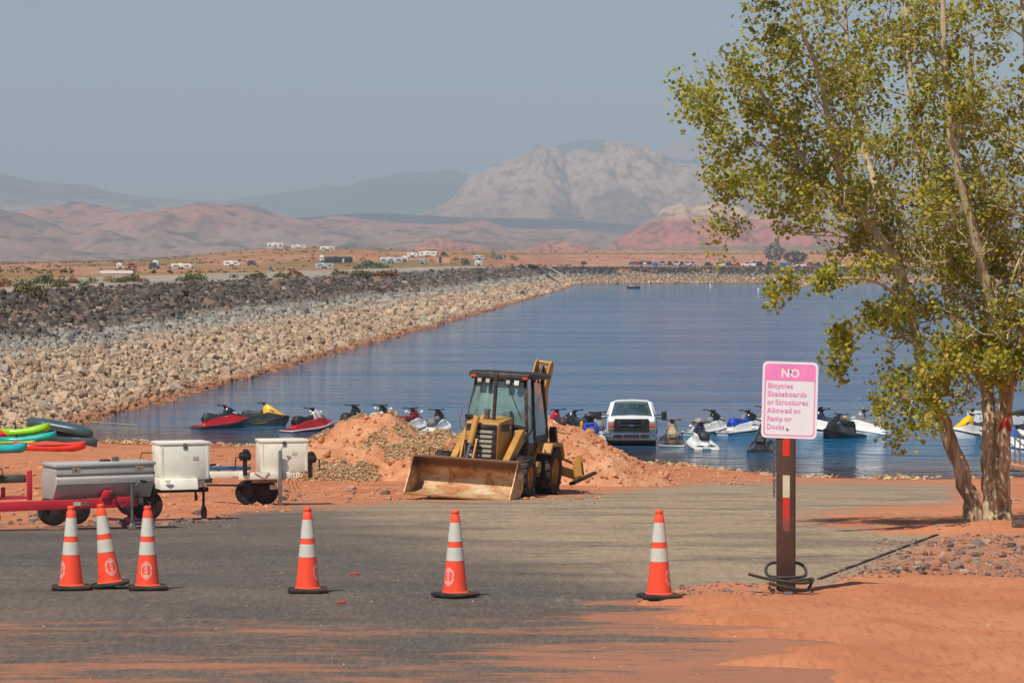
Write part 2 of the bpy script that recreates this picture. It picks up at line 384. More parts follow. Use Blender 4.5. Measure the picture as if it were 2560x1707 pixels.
# ------------------------------------------------------------------ riprap dam
PL = [(Ldam(y), y) for y in (84, 120, 200, 400, 700, 900)]+[(16.4, 948), (19.5, 966), (28, 982), (45, 991), (100, 1012), (240, 1018), (420, 1024)]
PLs = np.array(PL, float)
for _ in range(2):
    a = PLs[:-1]*.75+PLs[1:]*.25; b = PLs[:-1]*.25+PLs[1:]*.75
    PLs = np.vstack([PLs[:1], np.stack([a, b], 1).reshape(-1, 2), PLs[-1:]])
seg = np.diff(PLs, axis=0); sl_ = np.hypot(seg[:, 0], seg[:, 1]); cum = np.concatenate([[0], np.cumsum(sl_)])
def along(s):
    x = np.interp(s, cum, PLs[:, 0]); y = np.interp(s, cum, PLs[:, 1])
    e = 2.; dx = np.interp(s+e, cum, PLs[:, 0])-np.interp(s-e, cum, PLs[:, 0]); dy = np.interp(s+e, cum, PLs[:, 1])-np.interp(s-e, cum, PLs[:, 1])
    L = np.hypot(dx, dy)+1e-9; return x, y, -dy/L, dx/L
def damp(s, t):
    x, y, nx, ny = along(s); return x+nx*t, y+ny*t, damz(t)
s_ = np.arange(0, cum[-1], 4.); t_ = np.array([-10, -5, -2, 0, 2, 4, 6, 8, 10, 12, 14, 15.5, 18, 22, 27, 33, 40, 44, 49, 54.])
SS, TT_ = np.meshgrid(s_, t_, indexing='ij'); x, y, z = damp(SS, TT_)
z = z+.10*fbm(x*.35, y*.35, 3, 5)*(TT_ < 15)
g = N('riprap_rock'); ge = g.geo(); pos = ge.outputs['Position']
rnd = g.math('FRACT', g.math('ADD', g.math('MULTIPLY', ge.outputs['Random Per Island'], 7.13), g.n('ObjectInfo').outputs['Random']))
zz = g.math('ADD', g.sep(pos)[2], g.math('MULTIPLY', g.math('SUBTRACT', g.noise(pos, .25, 4), .5), 1.6))
zz = g.math('ADD', zz, g.math('MULTIPLY', g.math('SUBTRACT', rnd, .5), .5))
tan_ = g.ramp(rnd, [(0, S(146, 120, 98)), (.35, S(178, 149, 122)), (.7, S(200, 174, 146)), (.9, S(160, 148, 132)), (1, S(160, 128, 102))])
gry = g.ramp(rnd, [(0, S(118, 114, 108)), (.5, S(148, 144, 136)), (1, S(178, 166, 148))])
drk = g.ramp(rnd, [(0, S(62, 55, 50)), (.5, S(92, 83, 75)), (.82, S(120, 107, 95)), (.95, S(134, 104, 86)), (1, S(170, 152, 138))])
c = g.mix(g.rng(zz, 1.9, 2.9), tan_, gry); c = g.mix(g.rng(zz, 3.1, 3.5), c, drk)
c = g.mix(g.math('MULTIPLY', g.rng(g.sep(pos)[2], .45, .08), .8), c, S(150, 92, 58))
c = g.mix(g.rng(g.noise(pos, 3.5, 5, .65), .35, .75, 0, .45), c, g.mix(.5, c, S(70, 58, 50)))
MROCK = g.bsdf(c, .92, 0, g.bump(g.noise(pos, 9, 4, .6), .5, .04), Specular_IOR_Level=.2)
g = N('dam_gravel'); pos = g.geo().outputs['Position']; zz = g.sep(pos)[2]
top = g.mix(g.rng(g.noise(g.mapv(pos, (.2, .02, .2)), 1., 5), .35, .65), S(142, 130, 118), S(168, 154, 140))
top = g.mix(g.rng(g.noise(pos, .3, 5, .65), .58, .8, 0, .6), top, S(122, 104, 76))
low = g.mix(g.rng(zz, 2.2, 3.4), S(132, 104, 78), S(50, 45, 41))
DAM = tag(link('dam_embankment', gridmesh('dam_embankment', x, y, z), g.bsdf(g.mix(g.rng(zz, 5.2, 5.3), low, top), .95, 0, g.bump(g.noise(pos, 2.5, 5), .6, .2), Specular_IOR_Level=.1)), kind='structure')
bm = bmesh.new(); bmesh.ops.create_icosphere(bm, subdivisions=1, radius=1)
ICV = np.array([v.co[:] for v in bm.verts]); ICF = np.array([[v.index for v in f.verts] for f in bm.faces]); bm.free()
def rotmats(n):
    q = rng.normal(size=(n, 4)); q /= np.linalg.norm(q, axis=1)[:, None]; w_, x_, y_, z_ = q.T
    return np.stack([np.stack([1-2*(y_*y_+z_*z_), 2*(x_*y_-z_*w_), 2*(x_*z_+y_*w_)], -1), np.stack([2*(x_*y_+z_*w_), 1-2*(x_*x_+z_*z_), 2*(y_*z_-x_*w_)], -1),
                     np.stack([2*(x_*z_-y_*w_), 2*(y_*z_+x_*w_), 1-2*(x_*x_+y_*y_)], -1)], 1)
def rock_shapes(n, jag=.26):
    V = ICV[None]*(1+rng.uniform(-jag, jag, (n, 12, 1)))+rng.uniform(-.16, .16, (n, 12, 3))
    V = np.sign(V)*np.abs(V)**.82
    return V*rng.uniform(.62, 1.15, (n, 1, 3))
def many(name, C, size, jag=.26, flat=None):
    n = len(C); V = rock_shapes(n, jag); V = np.einsum('nij,nkj->nki', rotmats(n), V)
    if flat: V[..., 2] *= flat
    V = V*np.asarray(size).reshape(n, 1, 1)+np.asarray(C)[:, None, :]
    Fc = ICF[None]+(np.arange(n)*12)[:, None, None]
    return npmesh(name, V.reshape(-1, 3), Fc.reshape(-1, 3))
def slope_pts(s0, s1, sp):
    a, b = np.meshgrid(np.arange(s0, s1, sp), np.arange(-1.3, 15.2, sp)); a = a.ravel()+rng.uniform(-.5, .5, a.size)*sp; b = b.ravel()+rng.uniform(-.5, .5, b.size)*sp
    return a, b
Cs, Zs = [], []
for s0, s1, sp, r0 in ((30, 110, .345, .175), (110, 250, .41, .215), (250, 520, .64, .32), (520, cum[-1], 1.0, .44)):
    a, b = slope_pts(s0, s1, sp); x, y, z = damp(a, b)
    r = r0*np.exp(rng.normal(-.10, .36, a.size)); big = rng.random(a.size) < .04; r = np.where(big, r*1.45, r); r = np.where(b > 14.2, r*.7, r)
    Cs.append(np.stack([x, y, z+r*.12+rng.uniform(-.06, .12, a.size)], -1)); Zs.append(r)
C_ = np.vstack(Cs); Z_ = np.concatenate(Zs)
pxr = HX+C_[:, 0]/C_[:, 1]*F; score = np.where((pxr > 15) & (pxr < 2400) & (C_[:, 2] > .1), Z_/C_[:, 1], 0)
idx = np.argsort(-score); top300, rest = idx[:300], idx[300:]
RMESH = []
for V in rock_shapes(14):
    me = npmesh('rock', V, ICF); me.materials.append(MROCK); RMESH.append(me)
for i in top300:
    o = link('rock', random.choice(RMESH), None, DAM, tuple(C_[i]), (random.uniform(0, 6.28), random.uniform(0, 6.28), random.uniform(0, 6.28)), (float(Z_[i]),)*3)
tag(link('riprap_rock', many('riprap_rock', C_[rest], Z_[rest]), MROCK, DAM), kind='stuff')

# ------------------------------------------------------------------ mountains
def mount_mat(name, low, high, dark, zl, zh, veg=.35, ns=.0035, strata=0, zn=60):
    g = N(name); pos = g.geo().outputs['Position']; z = g.sep(pos)[2]
    a = g.noise(g.mapv(pos, (ns, ns*.5, ns*2.)), 1., 8, .62, .6); b = g.noise(g.mapv(pos, (ns*5, ns*2, ns*10)), 1., 6, .65)
    zz = g.math('ADD', z, g.math('MULTIPLY', g.math('SUBTRACT', a, .5), zn*2))
    c = g.mix(g.rng(zz, zl, zh), low, high)
    if strata:
        w_ = g.n('TexWave', wave_type='BANDS', bands_direction='Z'); g.set(w_.inputs[0], g.mapv(pos, (strata*.03, strata*.02, strata))); w_.inputs['Scale'].default_value = 1; w_.inputs['Distortion'].default_value = 6; w_.inputs['Detail'].default_value = 4
        c = g.mix(g.math('MULTIPLY', w_.outputs[1], .35), c, g.mix(.5, c, dark))
    c = g.mix(g.math('MULTIPLY', g.rng(b, .5, .64), veg), c, dark)
    c = g.mix(g.math('MULTIPLY', g.rng(a, .5, .68), veg*1.3), c, dark)
    c = g.mix(g.math('MULTIPLY', g.rng(g.noise(pos, ns*22, 4, .7), .54, .68), veg*1.2), c, g.mix(.6, c, dark))
    c = g.mix(g.math('MULTIPLY', g.rng(b, .42, .3), .4), c, sm(high, 1.25))
    return g.bsdf(c, .95, 0, None, Specular_IOR_Level=.05)
def ridge(name, prof, D, toe, toerow, mat, gully=.2, gs=300., nx=260, nv=40, pw=1.3, flat=0., seed=1, back=None, jit=.02):
    """a range whose crest is seen along prof (photograph pixels) at distance D, sloping down to a toe nearer the camera"""
    prof = np.array(prof, float); px = np.linspace(prof[0, 0], prof[-1, 0], nx); row = np.interp(px, prof[:, 0], prof[:, 1])
    x0 = (px-HX)/F*D; H = CAMZ+(HY-row)/F*D; zb = CAMZ+(HY-toerow)/F*toe
    H = H+fbm(x0/gs*2.2, x0*0+seed, 5, seed)*jit*np.maximum(H-zb, 10)
    v = np.linspace(0, 1, nv); rowsX, rowsY, rowsZ = [], [], []
    for q in v:
        y = toe+(D-toe)*q+x0*0; x = x0*(.93+.07*q)+fbm(x0/gs, y/gs/1.5, 3, seed+5)*gs*.12*(1-q)
        sh = q**pw if flat == 0 else np.where(q < 1-flat, (q/(1-flat))**pw*.999, 1.)
        rg = 1-np.abs(fbm(x/gs+.25*fbm(y/gs, x/gs, 2, seed+8), y/gs/2.6, 5, seed+2))*2
        bmp = fbm(x/gs*.6, y/gs*.7, 4, seed+3)
        env = (q*(1-q)*4)**.8 if flat == 0 else q*(1-q)*4
        rg2 = 1-np.abs(fbm(x/gs*3.1+.3*rg, y/gs*1.1, 4, seed+12))*2
        z = zb+(H-zb)*sh+(rg*.8+bmp*.5+rg2*.34-.55)*gully*(H-zb)*env
        rowsX.append(x); rowsY.append(y); rowsZ.append(z)
    bk = back or (D-toe)*.5
    for q in (.15, .5, 1.):
        rowsX.append(x0); rowsY.append(x0*0+D+bk*q); rowsZ.append(zb+(H-zb)*(1-q)*.95-(5 if q == 1 else 0))
    return tag(link(name, gridmesh(name, np.array(rowsX), np.array(rowsY), np.array(rowsZ)), mat), kind='structure')
def ext(p): return [(-900, p[0][1]+8)]+p+[(3400, p[-1][1]+10)]
TANR, PINK, REDR, GRYR, DKR = S(196, 172, 148), S(186, 128, 108), S(190, 112, 88), S(150, 132, 122), S(84, 78, 72)
ridge('blue_ridge', ext([(300, 520), (571, 500), (680, 486), (724, 480), (773, 474), (811, 461), (849, 469), (914, 452), (1018, 429), (1083, 430), (1116, 418), (1170, 436), (1240, 440), (1300, 400), (1361, 374), (1400, 361), (1455, 350), (1510, 351), (1560, 368), (1700, 400)]),
      14500, 11000, 560, mount_mat('forest_ridge', S(96, 96, 88), S(80, 86, 84), S(60, 68, 66), 100, 300, .4, .0016), .45, 800, seed=11)
ridge('far_mesa', [(1560, 420), (1600, 400), (1640, 378), (1663, 366), (1697, 347), (1719, 342), (1787, 344), (1840, 350), (1890, 372), (2000, 372), (2100, 360), (2300, 380), (2560, 420), (3300, 440)],
      15200, 12500, 540, mount_mat('mesa_rock', S(170, 112, 104), S(186, 130, 120), S(110, 84, 82), 150, 450, .25, .0016, .03), .16, 700, seed=12, pw=1.0)
ridge('left_range', ext([(0, 431), (71, 450), (136, 458), (218, 463), (272, 480), (326, 488), (435, 499), (571, 505), (650, 520), (760, 545), (1200, 560)]),
      10500, 7800, 570, mount_mat('left_range_rock', GRYR, S(120, 106, 100), S(70, 64, 62), 120, 260, .8, .0026), .5, 500, seed=13)
ridge('cliff_mountain', [(950, 560), (1040, 545), (1098, 521), (1140, 483), (1170, 446), (1213, 432), (1242, 405), (1298, 394), (1361, 368), (1395, 367), (1417, 386), (1442, 371), (1468, 375), (1489, 384), (1510, 364), (1570, 360), (1595, 374), (1617, 389), (1659, 406), (1675, 414), (1760, 416), (1850, 419), (1893, 436), (1914, 448), (2000, 462), (2200, 480), (2560, 500), (3200, 530)],
      9000, 7300, 568, mount_mat('cliff_rock', S(164, 128, 108), S(190, 160, 136), S(84, 70, 64), 90, 240, .62, .0045, .035), .38, 170, nx=520, nv=110, pw=.75, seed=14, jit=.006)
ridge('dark_mesa', [(-900, 556), (500, 556), (800, 548), (914, 538), (1000, 541), (1170, 547), (1238, 549), (1383, 551), (1500, 560), (1591, 569), (1800, 575), (3200, 580)],
      7000, 5900, 592, mount_mat('basalt_mesa', S(118, 104, 100), S(78, 72, 74), S(64, 60, 62), 55, 78, .45, .004, zn=8), .12, 300, flat=.25, seed=15, jit=.004)
ridge('red_hills', ext([(0, 546), (82, 535), (168, 520), (204, 507), (260, 515), (320, 533), (400, 541), (463, 526), (517, 512), (582, 508), (642, 515), (707, 542), (760, 551), (816, 548), (871, 542), (940, 552), (1007, 558), (1088, 561), (1150, 560), (1180, 552), (1204, 546), (1240, 560), (1270, 569), (1350, 574), (1442, 572), (1510, 582), (1600, 598), (2500, 604)]),
      6000, 3100, 661, mount_mat('red_hill_rock', S(150, 122, 108), S(178, 118, 98), S(88, 74, 68), 30, 95, .8, .005, zn=22), .42, 260, nx=520, nv=110, pw=1.25, seed=16, jit=.01)
ridge('grey_foothill', [(-900, 470), (-300, 490), (0, 523), (54, 534), (136, 561), (218, 594), (326, 620), (480, 634), (700, 640)],
      4300, 2600, 664, mount_mat('foothill_rock', S(150, 122, 106), S(124, 106, 96), S(70, 64, 60), 30, 80, .75, .007, zn=14), .32, 190, seed=17, pw=1.1, jit=.012)
ridge('pink_hill', [(1440, 632), (1502, 622), (1553, 593), (1595, 568), (1638, 551), (1650, 527), (1672, 517), (1701, 516), (1723, 521), (1765, 510), (1799, 512), (1829, 528), (1860, 545), (1920, 552), (2000, 570), (2120, 588), (2300, 590), (2560, 606), (3200, 620)],
      4300, 3500, 660, mount_mat('pink_hill_rock', S(172, 108, 92), S(196, 166, 134), S(92, 72, 64), 52, 66, .7, .01, zn=10), .5, 120, nx=420, nv=90, pw=.9, seed=18, jit=.035)
ridge('red_outcrop', [(1020, 632), (1035, 622), (1070, 600), (1105, 596), (1150, 606), (1190, 617), (1230, 628), (1300, 630), (1350, 618), (1374, 603), (1408, 600), (1440, 611), (1480, 624), (1520, 634)],
      3300, 2950, 661, mount_mat('outcrop_rock', S(168, 112, 96), S(180, 124, 104), S(100, 78, 70), 10, 30, .7, .02, zn=6), .7, 45, nx=160, nv=24, seed=19, jit=.10)
ridge('scrub_plain', [(1400, 640), (1600, 622), (1800, 616), (2150, 617), (2600, 616), (3300, 616)],
      3200, 2350, 664, mount_mat('scrub_plain', S(140, 122, 98), S(128, 116, 92), S(92, 84, 62), 10, 26, .5, .02, zn=4), .1, 90, nx=120, nv=20, seed=20, jit=.0)
# ------------------------------------------------------------------ smoky air
hz = MB().box((0, 8500, 305), (19000, 23000, 640)).mesh('haze')
hm = bpy.data.materials.new('haze'); hm.use_nodes = True; ht = hm.node_tree; ht.nodes.clear()
pv = ht.nodes.new('ShaderNodeVolumePrincipled'); pv.inputs['Color'].default_value = (.74, .87, 1., 1); pv.inputs['Density'].default_value = 1.55e-4; pv.inputs['Anisotropy'].default_value = 0.
ho = ht.nodes.new('ShaderNodeOutputMaterial'); ht.links.new(pv.outputs[0], ho.inputs['Volume'])
tag(link('haze', hz, hm), kind='stuff')
# ------------------------------------------------------------------ lettering
def text2d(body, size, align='CENTER', bold=0., space=1.):
    cu = bpy.data.curves.new('lettering', 'FONT'); cu.body = body; cu.size = size; cu.align_x = align; cu.offset = bold; cu.space_character = space; cu.resolution_u = 3
    o = bpy.data.objects.new('lettering', cu); COL.objects.link(o)
    dg = bpy.context.evaluated_depsgraph_get(); me = o.evaluated_get(dg).to_mesh()
    V = [tuple(v.co) for v in me.vertices]; Fs = [tuple(p.vertices) for p in me.polygons]
    o.evaluated_get(dg).to_mesh_clear(); bpy.data.objects.remove(o); return V, Fs
TXT = {}
_t2d = text2d
def text2d(*a, **k):
    key = (a, tuple(sorted(k.items())))
    if key not in TXT: TXT[key] = _t2d(*a, **k)
    return TXT[key]
text2d('Ford', .075, bold=.001)
def rrect(w_, h_, r, n=5, cx=0, cy=0):
    out = []
    for sx, sy, a in ((1, 1, 0), (-1, 1, 90), (-1, -1, 180), (1, -1, 270)):
        for k in range(n+1):
            q = R(a+90*k/n); out.append((cx+sx*(w_/2-r)+r*math.cos(q), cy+sy*(h_/2-r)+r*math.sin(q)))
    return out
BLACK = pm('black_rubber', S(34, 33, 33), .7, var=.25, dirt=.35)
BLKPL = pm('black_plastic', S(26, 26, 28), .45, var=.2, dirt=.12)
STEEL = pm('galvanised_steel', S(150, 154, 158), .45, .8, var=.2, scale=8)
GREYM = pm('grey_metal', S(118, 118, 116), .5, .6, var=.2, dirt=.15)
CHROME = pm('chrome', S(205, 208, 212), .12, 1., var=.05)
TYRE = pm('tyre_rubber', S(36, 33, 31), .85, var=.3, dirt=.45, dcol=S(120, 84, 62), bump=.01)

# ------------------------------------------------------------------ traffic cones
ORANGE = pm('cone_orange', S(255, 82, 50), .42, var=.05, scale=5, dirt=.07, dcol=S(200, 150, 125))
REFL = pm('reflective_collar', S(205, 203, 192), .38, var=.06, scale=9, dirt=.14, dcol=S(160, 150, 130))
LOGO = pm('logo_white', S(236, 214, 208), .5, var=.06)
CR = lambda h: .131-(.131-.043)*h                      # radius at height fraction
CH = .872
def cone(name, px, py, label, spin, logo, flip=False, rot=(0, 0, 0), lift=0, dx=0):
    D = dep(px, py); b = G(px, py, D); root = empty(name, (b.x+dx, b.y, max(float(pz(b.x, b.y)), float(near_z(np.array([b.x]), np.array([b.y]))[0])-.006)+.004+lift)); root.rotation_euler = rot
    tag(root, label, 'traffic cone', 'orange traffic cones closing the ramp')
    oct_ = rrect(.43, .43, .1, 2); rz = R(spin)
    oct_ = [(x*math.cos(rz)-y*math.sin(rz), x*math.sin(rz)+y*math.cos(rz)) for x, y in oct_]
    m = MB().loft([[(x*k, y*k, z) for x, y in oct_] for k, z in ((.97, .012), (1, .02), (1, .04), (.96, .048), (.7, .054))])
    for i in range(8):
        a = rz+i*math.pi/4+.2; m.box((.17*math.cos(a), .17*math.sin(a), .007), (.05, .05, .014), rotm(0, 0, math.degrees(a)))
    m.build('base', BLACK, root, smooth=35)
    z0 = .052
    def band(nm, a, b, mat, dr=0):
        pr = [(CR(a)+dr, z0+a*CH), (CR((a+b)/2)+dr, z0+(a+b)/2*CH), (CR(b)+dr, z0+b*CH)]
        if nm == 'lower_body': pr = [(CR(0)+.022, z0-.004), (CR(0)+.012, z0+.004), (CR(.02)+.002, z0+.014)]+pr[1:]
        if nm == 'tip': pr = pr[:1]+[(CR(.93), z0+.93*CH), (CR(.95)-.008, z0+.945*CH), (CR(.95)-.008, z0+.96*CH), (.042, z0+.965*CH), (.042, z0+.99*CH), (.036, z0+CH), (.025, z0+CH), (.024, z0+CH-.03)]
        return MB().lathe(pr, 28, cap=(nm == 'tip')).build(nm, mat, root, smooth=40)
    low = band('lower_body', 0, .39, ORANGE); band('lower_collar', .388, .548, REFL, .0022); band('middle_band', .546, .622, ORANGE)
    band('upper_collar', .62, .852, REFL, .0022); band('tip', .85, 1, ORANGE)
    if logo is not None:
        m = MB()
        def wrap(V, Fs):
            out = []
            for u, v, *_ in V:
                if flip: u, v = -u, -v
                h = (.195*CH+v)/CH; a = R(-90+logo)+u/CR(h); r = CR(h)+.0016
                out.append((r*math.cos(a), r*math.sin(a), z0+h*CH))
            m.add(out, Fs)
        V, Fs = text2d('BASH', .048, bold=.0008, space=1.25)
        wrap([(-v+.012, u) for u, v, *_ in V], Fs)
        for k, th in ((1., .0075), (.8, .0055)):
            hx = [(.066*k*math.sin(R(60*i)), .098*k*math.cos(R(60*i))) for i in range(6)]
            for i in range(6):
                a, b_ = Vector(hx[i]), Vector(hx[(i+1) % 6])
                if i == 4 and k < 1: continue
                d = b_-a; a = a+d*.04; b_ = b_-d*.04; nrm = Vector((d.y, -d.x)).normalized()*th/2
                if i in (1, 4): segs = ((0, .42), (.5, .62), (.7, 1))
                else: segs = ((0, 1),)
                for s0, s1 in segs:
                    n = 4; V = []
                    for j in range(n+1):
                        q = a+(b_-a)*(s0+(s1-s0)*j/n); V += [tuple(q+nrm), tuple(q-nrm)]
                    wrap(V, [(2*j, 2*j+1, 2*j+3, 2*j+2) for j in range(n)])
        m.build('logo', LOGO, low)
    return root
cone('traffic_cone', 178, 1474, 'leftmost orange cone of the close trio at left, standing upright', 8, -62)
cone('traffic_cone', 276, 1470, 'orange cone tilted to the left, in the middle of the close trio', 5, 25, True, (0, R(-7), 0), .018)
cone('traffic_cone', 369, 1474, 'upright orange cone of the left trio, showing its white logo squarely', 12, 0)
cone('traffic_cone', 769, 1481, 'single orange cone on the dark asphalt left of the backhoe bucket', 4, 68)
cone('traffic_cone', 1138, 1492, 'orange cone in front of the backhoe, on a drift of sand', 45, -38)
cone('traffic_cone', 1648, 1506, 'rightmost orange cone, nearest to the sign post', 20, 66)

# ------------------------------------------------------------------ sign
WOODB = pm('brown_post', S(74, 52, 42), .6, var=.18, scale=4, bump=.004, dirt=.12)
b = G(1967, 1494); PX = b.x; PY = b.y
post = empty('sign_post', (b.x, b.y+.1, b.z-.02), R(-8)); tag(post, 'square brown metal post with red and white reflective tape holding the sign', 'post')
MB().box((0, 0, 1.2), (.197, .197, 2.42)).build('shaft', WOODB, post, bevel=.012)
REDT = pm('red_tape', S(214, 50, 36), .45, var=.12, scale=12, dirt=.1); WHT = pm('white_tape', S(205, 200, 168), .45, var=.08, scale=10, dirt=.1)
gw = N('worn_red_tape'); v = gw.coord(); zz = gw.sep(v)[2]
wr = gw.math('ADD', gw.noise(v, 26, 5, .7), gw.rng(zz, 1.0, .74, 0, .24))
WREDT = gw.bsdf(gw.mix(gw.rng(wr, .60, .68), S(202, 48, 38), S(120, 74, 62)), .5)
for nm, z0, z1, mt in (('red_tape', 1.53, 1.74, REDT), ('white_tape', 1.09, 1.325, WHT), ('worn_red_tape', .73, 1.088, WREDT)):
    MB().box((.008, -.1005, (z0+z1)/2), (.074, .002, z1-z0)).build(nm, mt, post)
sg = empty('regulation_sign', (b.x+.03, b.y-.008, b.z+2.105)); sg.rotation_euler = (0, R(1.6), R(-6))
tag(sg, 'white and pink sign listing what is not allowed on ramp or docks', 'sign')
SW, SH = .59, .815
SWH = pm('sign_white', S(232, 232, 236), .35, var=.03, scale=3, dirt=.03, dcol=S(180, 180, 176)); SPK = pm('sign_pink', S(240, 138, 196), .4, var=.09, scale=4); SPT = pm('sign_pink_lettering', S(238, 146, 196), .45, var=.12, scale=30)
MB().prism(rrect(SW, SH, .055, 6), -.002, .003, 'y').build('panel', SWH, sg)
def flat(m, poly, y=-.0035): return m.prism(poly, y, y+.0008, 'y')
m = MB(); o_, i_ = rrect(SW-.05, SH-.05, .04, 6), rrect(SW-.075, SH-.075, .03, 6); n = len(o_)
m.add([(x, -.0034, z) for x, z in o_]+[(x, -.0034, z) for x, z in i_], [(k, (k+1) % n, n+(k+1) % n, n+k) for k in range(n)])
m.build('border', SPK, sg)
hd = [p for p in rrect(SW-.074, .165, .03, 6, 0, SH/2-.0375-.0825)]
hd = [(x, z if z > SH/2-.15 else SH/2-.2025) for x, z in hd]; hd = [(math.copysign((SW-.074)/2, x) if z < SH/2-.19 else x, z) for x, z in hd]
flat(MB(), hd).build('header', SPK, sg)
def signtext(nm, t, x, z, size, mat, align, bold, wid=None):
    V, Fs = text2d(t, size, align, bold, 1.08)
    if wid:
        xs = [q[0] for q in V]; k = wid/(max(xs)-min(xs)); V = [(q[0]*k, q[1], 0) for q in V]
    MB().add([(x+q[0], -.0052, z+q[1]) for q in V], Fs).build(nm, mat, sg)
signtext('lettering', 'NO', 0, SH/2-.165, .125, SWH, 'CENTER', .004, .19)
for i, (t, wd) in enumerate((('Bicycles', .262), ('Skateboards', .412), ('or Structures', .43), ('Allowed on', .352), ('Ramp or', .262), ('Docks', .182))):
    ws = t.split(' '); tot = sum(len(q) for q in ws)+.45*(len(ws)-1); xx = -SW/2+.058
    for q in ws:
        signtext('lettering', q, xx, SH/2-.282-.0875*i, .077, SPT, 'LEFT', .0016, wd*len(q)/tot); xx += wd*(len(q)+.45)/tot
for x, z in ((0.002, SH/2-.105), (-.018, -SH/2+.098)):
    MB().cyl((x, -.0125, z), (x, -.003, z), .009, .012, 8).build('bolt', GREYM, sg, smooth=30)
# chain at the post's left side
ch = empty('chain', (b.x-.135, b.y, b.z+1.28)); tag(ch, 'galvanised steel chain hanging down the left side of the sign post', 'chain')
def chain_link(parent, z, tilt, mat):
    pts = []
    for k in range(14):
        a = 2*math.pi*k/14; pts.append((.0115*math.cos(a)*1.0, 0, z+(.012 if math.sin(a) > 0 else -.012)+.0115*math.sin(a)))
    o = MB().tube(pts, .0042, 6, closed=True).xf(Matrix.Rotation(R(tilt), 4, 'Z')).build('chain_link', mat, parent, smooth=60); return o
CHN = pm('chain_steel', S(140, 136, 128), .4, .85, var=.3, scale=20)
for k in range(12): chain_link(ch, .40-.034*k, 25 if k % 2 else -65, CHN)
MB().box((0, 0, -.03), (.035, .02, .04)).build('padlock', GREYM, ch, bevel=.004)
for k in range(5): chain_link(ch, -.06-.034*k, 25 if k % 2 else -65, CHN)
# steel cable round the foot of the post
CAB = N('cable'); v = CAB.coord(); wv = CAB.n('TexWave', wave_type='BANDS', bands_direction='DIAGONAL'); CAB.set(wv.inputs[0], v); wv.inputs['Scale'].default_value = 30
CABM = CAB.bsdf(CAB.mix(wv.outputs[1], S(50, 46, 42), S(104, 98, 90)), .5, .5, CAB.bump(wv.outputs[1], .6, .01))
pts = [(-.42, -.17, .27), (-.33, -.17, .245), (-.2, -.17, .215), (0, -.19, .185), (.18, -.17, .17), (.27, -.1, .19), (.28, -.04, .22), (.25, -.07, .14), (.21, -.14, .09), (.02, -.19, .12), (-.2, -.16, .17)]
pts2 = [(.15, -.1, .235)]
for k in range(22):
    a = R(-40+k*17.5); rr_ = .235; pts2.append((.0+rr_*math.cos(a)*.92, .08+rr_*math.sin(a)*1.0, .23+.12*ss(-.6, .9, math.sin(a))))
pts2 += [(-.02, -.17, .2), (.14, -.165, .205), (.25, -.12, .215)]
cb = empty('steel_cable', (b.x, b.y+.02, b.z)); tag(cb, 'dark twisted steel cable coiled around the foot of the sign post', 'cable')
def smoothpts(p, it=2):
    p = [Vector(q) for q in p]
    for _ in range(it):
        q = [p[0]]
        for a, c in zip(p[:-1], p[1:]): q += [a*.75+c*.25, a*.25+c*.75]
        p = q+[p[-1]]
    return p
MB().tube(smoothpts(pts), .0165, 8).build('loose_end', CABM, cb, smooth=60); MB().tube(smoothpts(pts2, 1), .0165, 8).build('loop', CABM, cb, smooth=60)
MB().box((0, -.2, .06), (.09, .05, .05)).cyl((-.03, -.23, .06), (-.03, -.16, .06), .012, n=8).cyl((.03, -.23, .06), (.03, -.16, .06), .012, n=8).build('clamp', GREYM, cb, bevel=.006)
MB().tube(smoothpts([(-.2, -.13, .13), (-.15, -.15, .05), (-.14, -.16, -.02)]), .0165, 8).build('buried_end', CABM, cb, smooth=60)
# low dark kerb along the ramp's right edge
k0, k1 = G(2046, 1449), G(2344, 1337)
kb = MB(); pr = []
for i in range(25):
    t = i/24; q = k0.lerp(k1, t); q.z = gz(q.x, q.y)+.006+.005*math.sin(i*1.7)+.004*math.sin(i*4.1); pr.append(q)
for a, c in zip(pr[:-1], pr[1:]): kb.bar(a, c, .035, .03)
tag(kb.build('edge_strip', pm('edge_strip', S(66, 52, 44), .9, var=.3, scale=6, dirt=.3)), 'dark broken edging strip along the right side of the ramp', 'kerb')
# ------------------------------------------------------------------ shared builders for vehicles
def glass(name, tint, dust=.1, dcol=S(170, 178, 172)):
    g = N(name); tr = g.n('BsdfTransparent'); tr.inputs[0].default_value = (*tint, 1)
    gl = g.n('BsdfGlossy'); gl.inputs['Roughness'].default_value = .04
    df = g.n('BsdfDiffuse'); g.set(df.inputs[0], dcol)
    lw = g.n('LayerWeight'); lw.inputs[0].default_value = .25
    v = g.coord(); f = g.math('MULTIPLY', g.rng(g.noise(v, 1.6, 5, .6), .3, .75, .5, 1.5), dust)
    m1 = g.n('MixShader'); g.set(m1.inputs[0], g.math('ADD', g.math('MULTIPLY', lw.outputs[0], .6), .05)); g.t.links.new(tr.outputs[0], m1.inputs[1]); g.t.links.new(gl.outputs[0], m1.inputs[2])
    m2 = g.n('MixShader'); g.set(m2.inputs[0], f); g.t.links.new(m1.outputs[0], m2.inputs[1]); g.t.links.new(df.outputs[0], m2.inputs[2])
    g.t.links.new(m2.outputs[0], g.o.inputs[0]); return g.m
TTY = pm('trailer_tyre', S(24, 23, 23), .85, var=.3, dirt=.15)
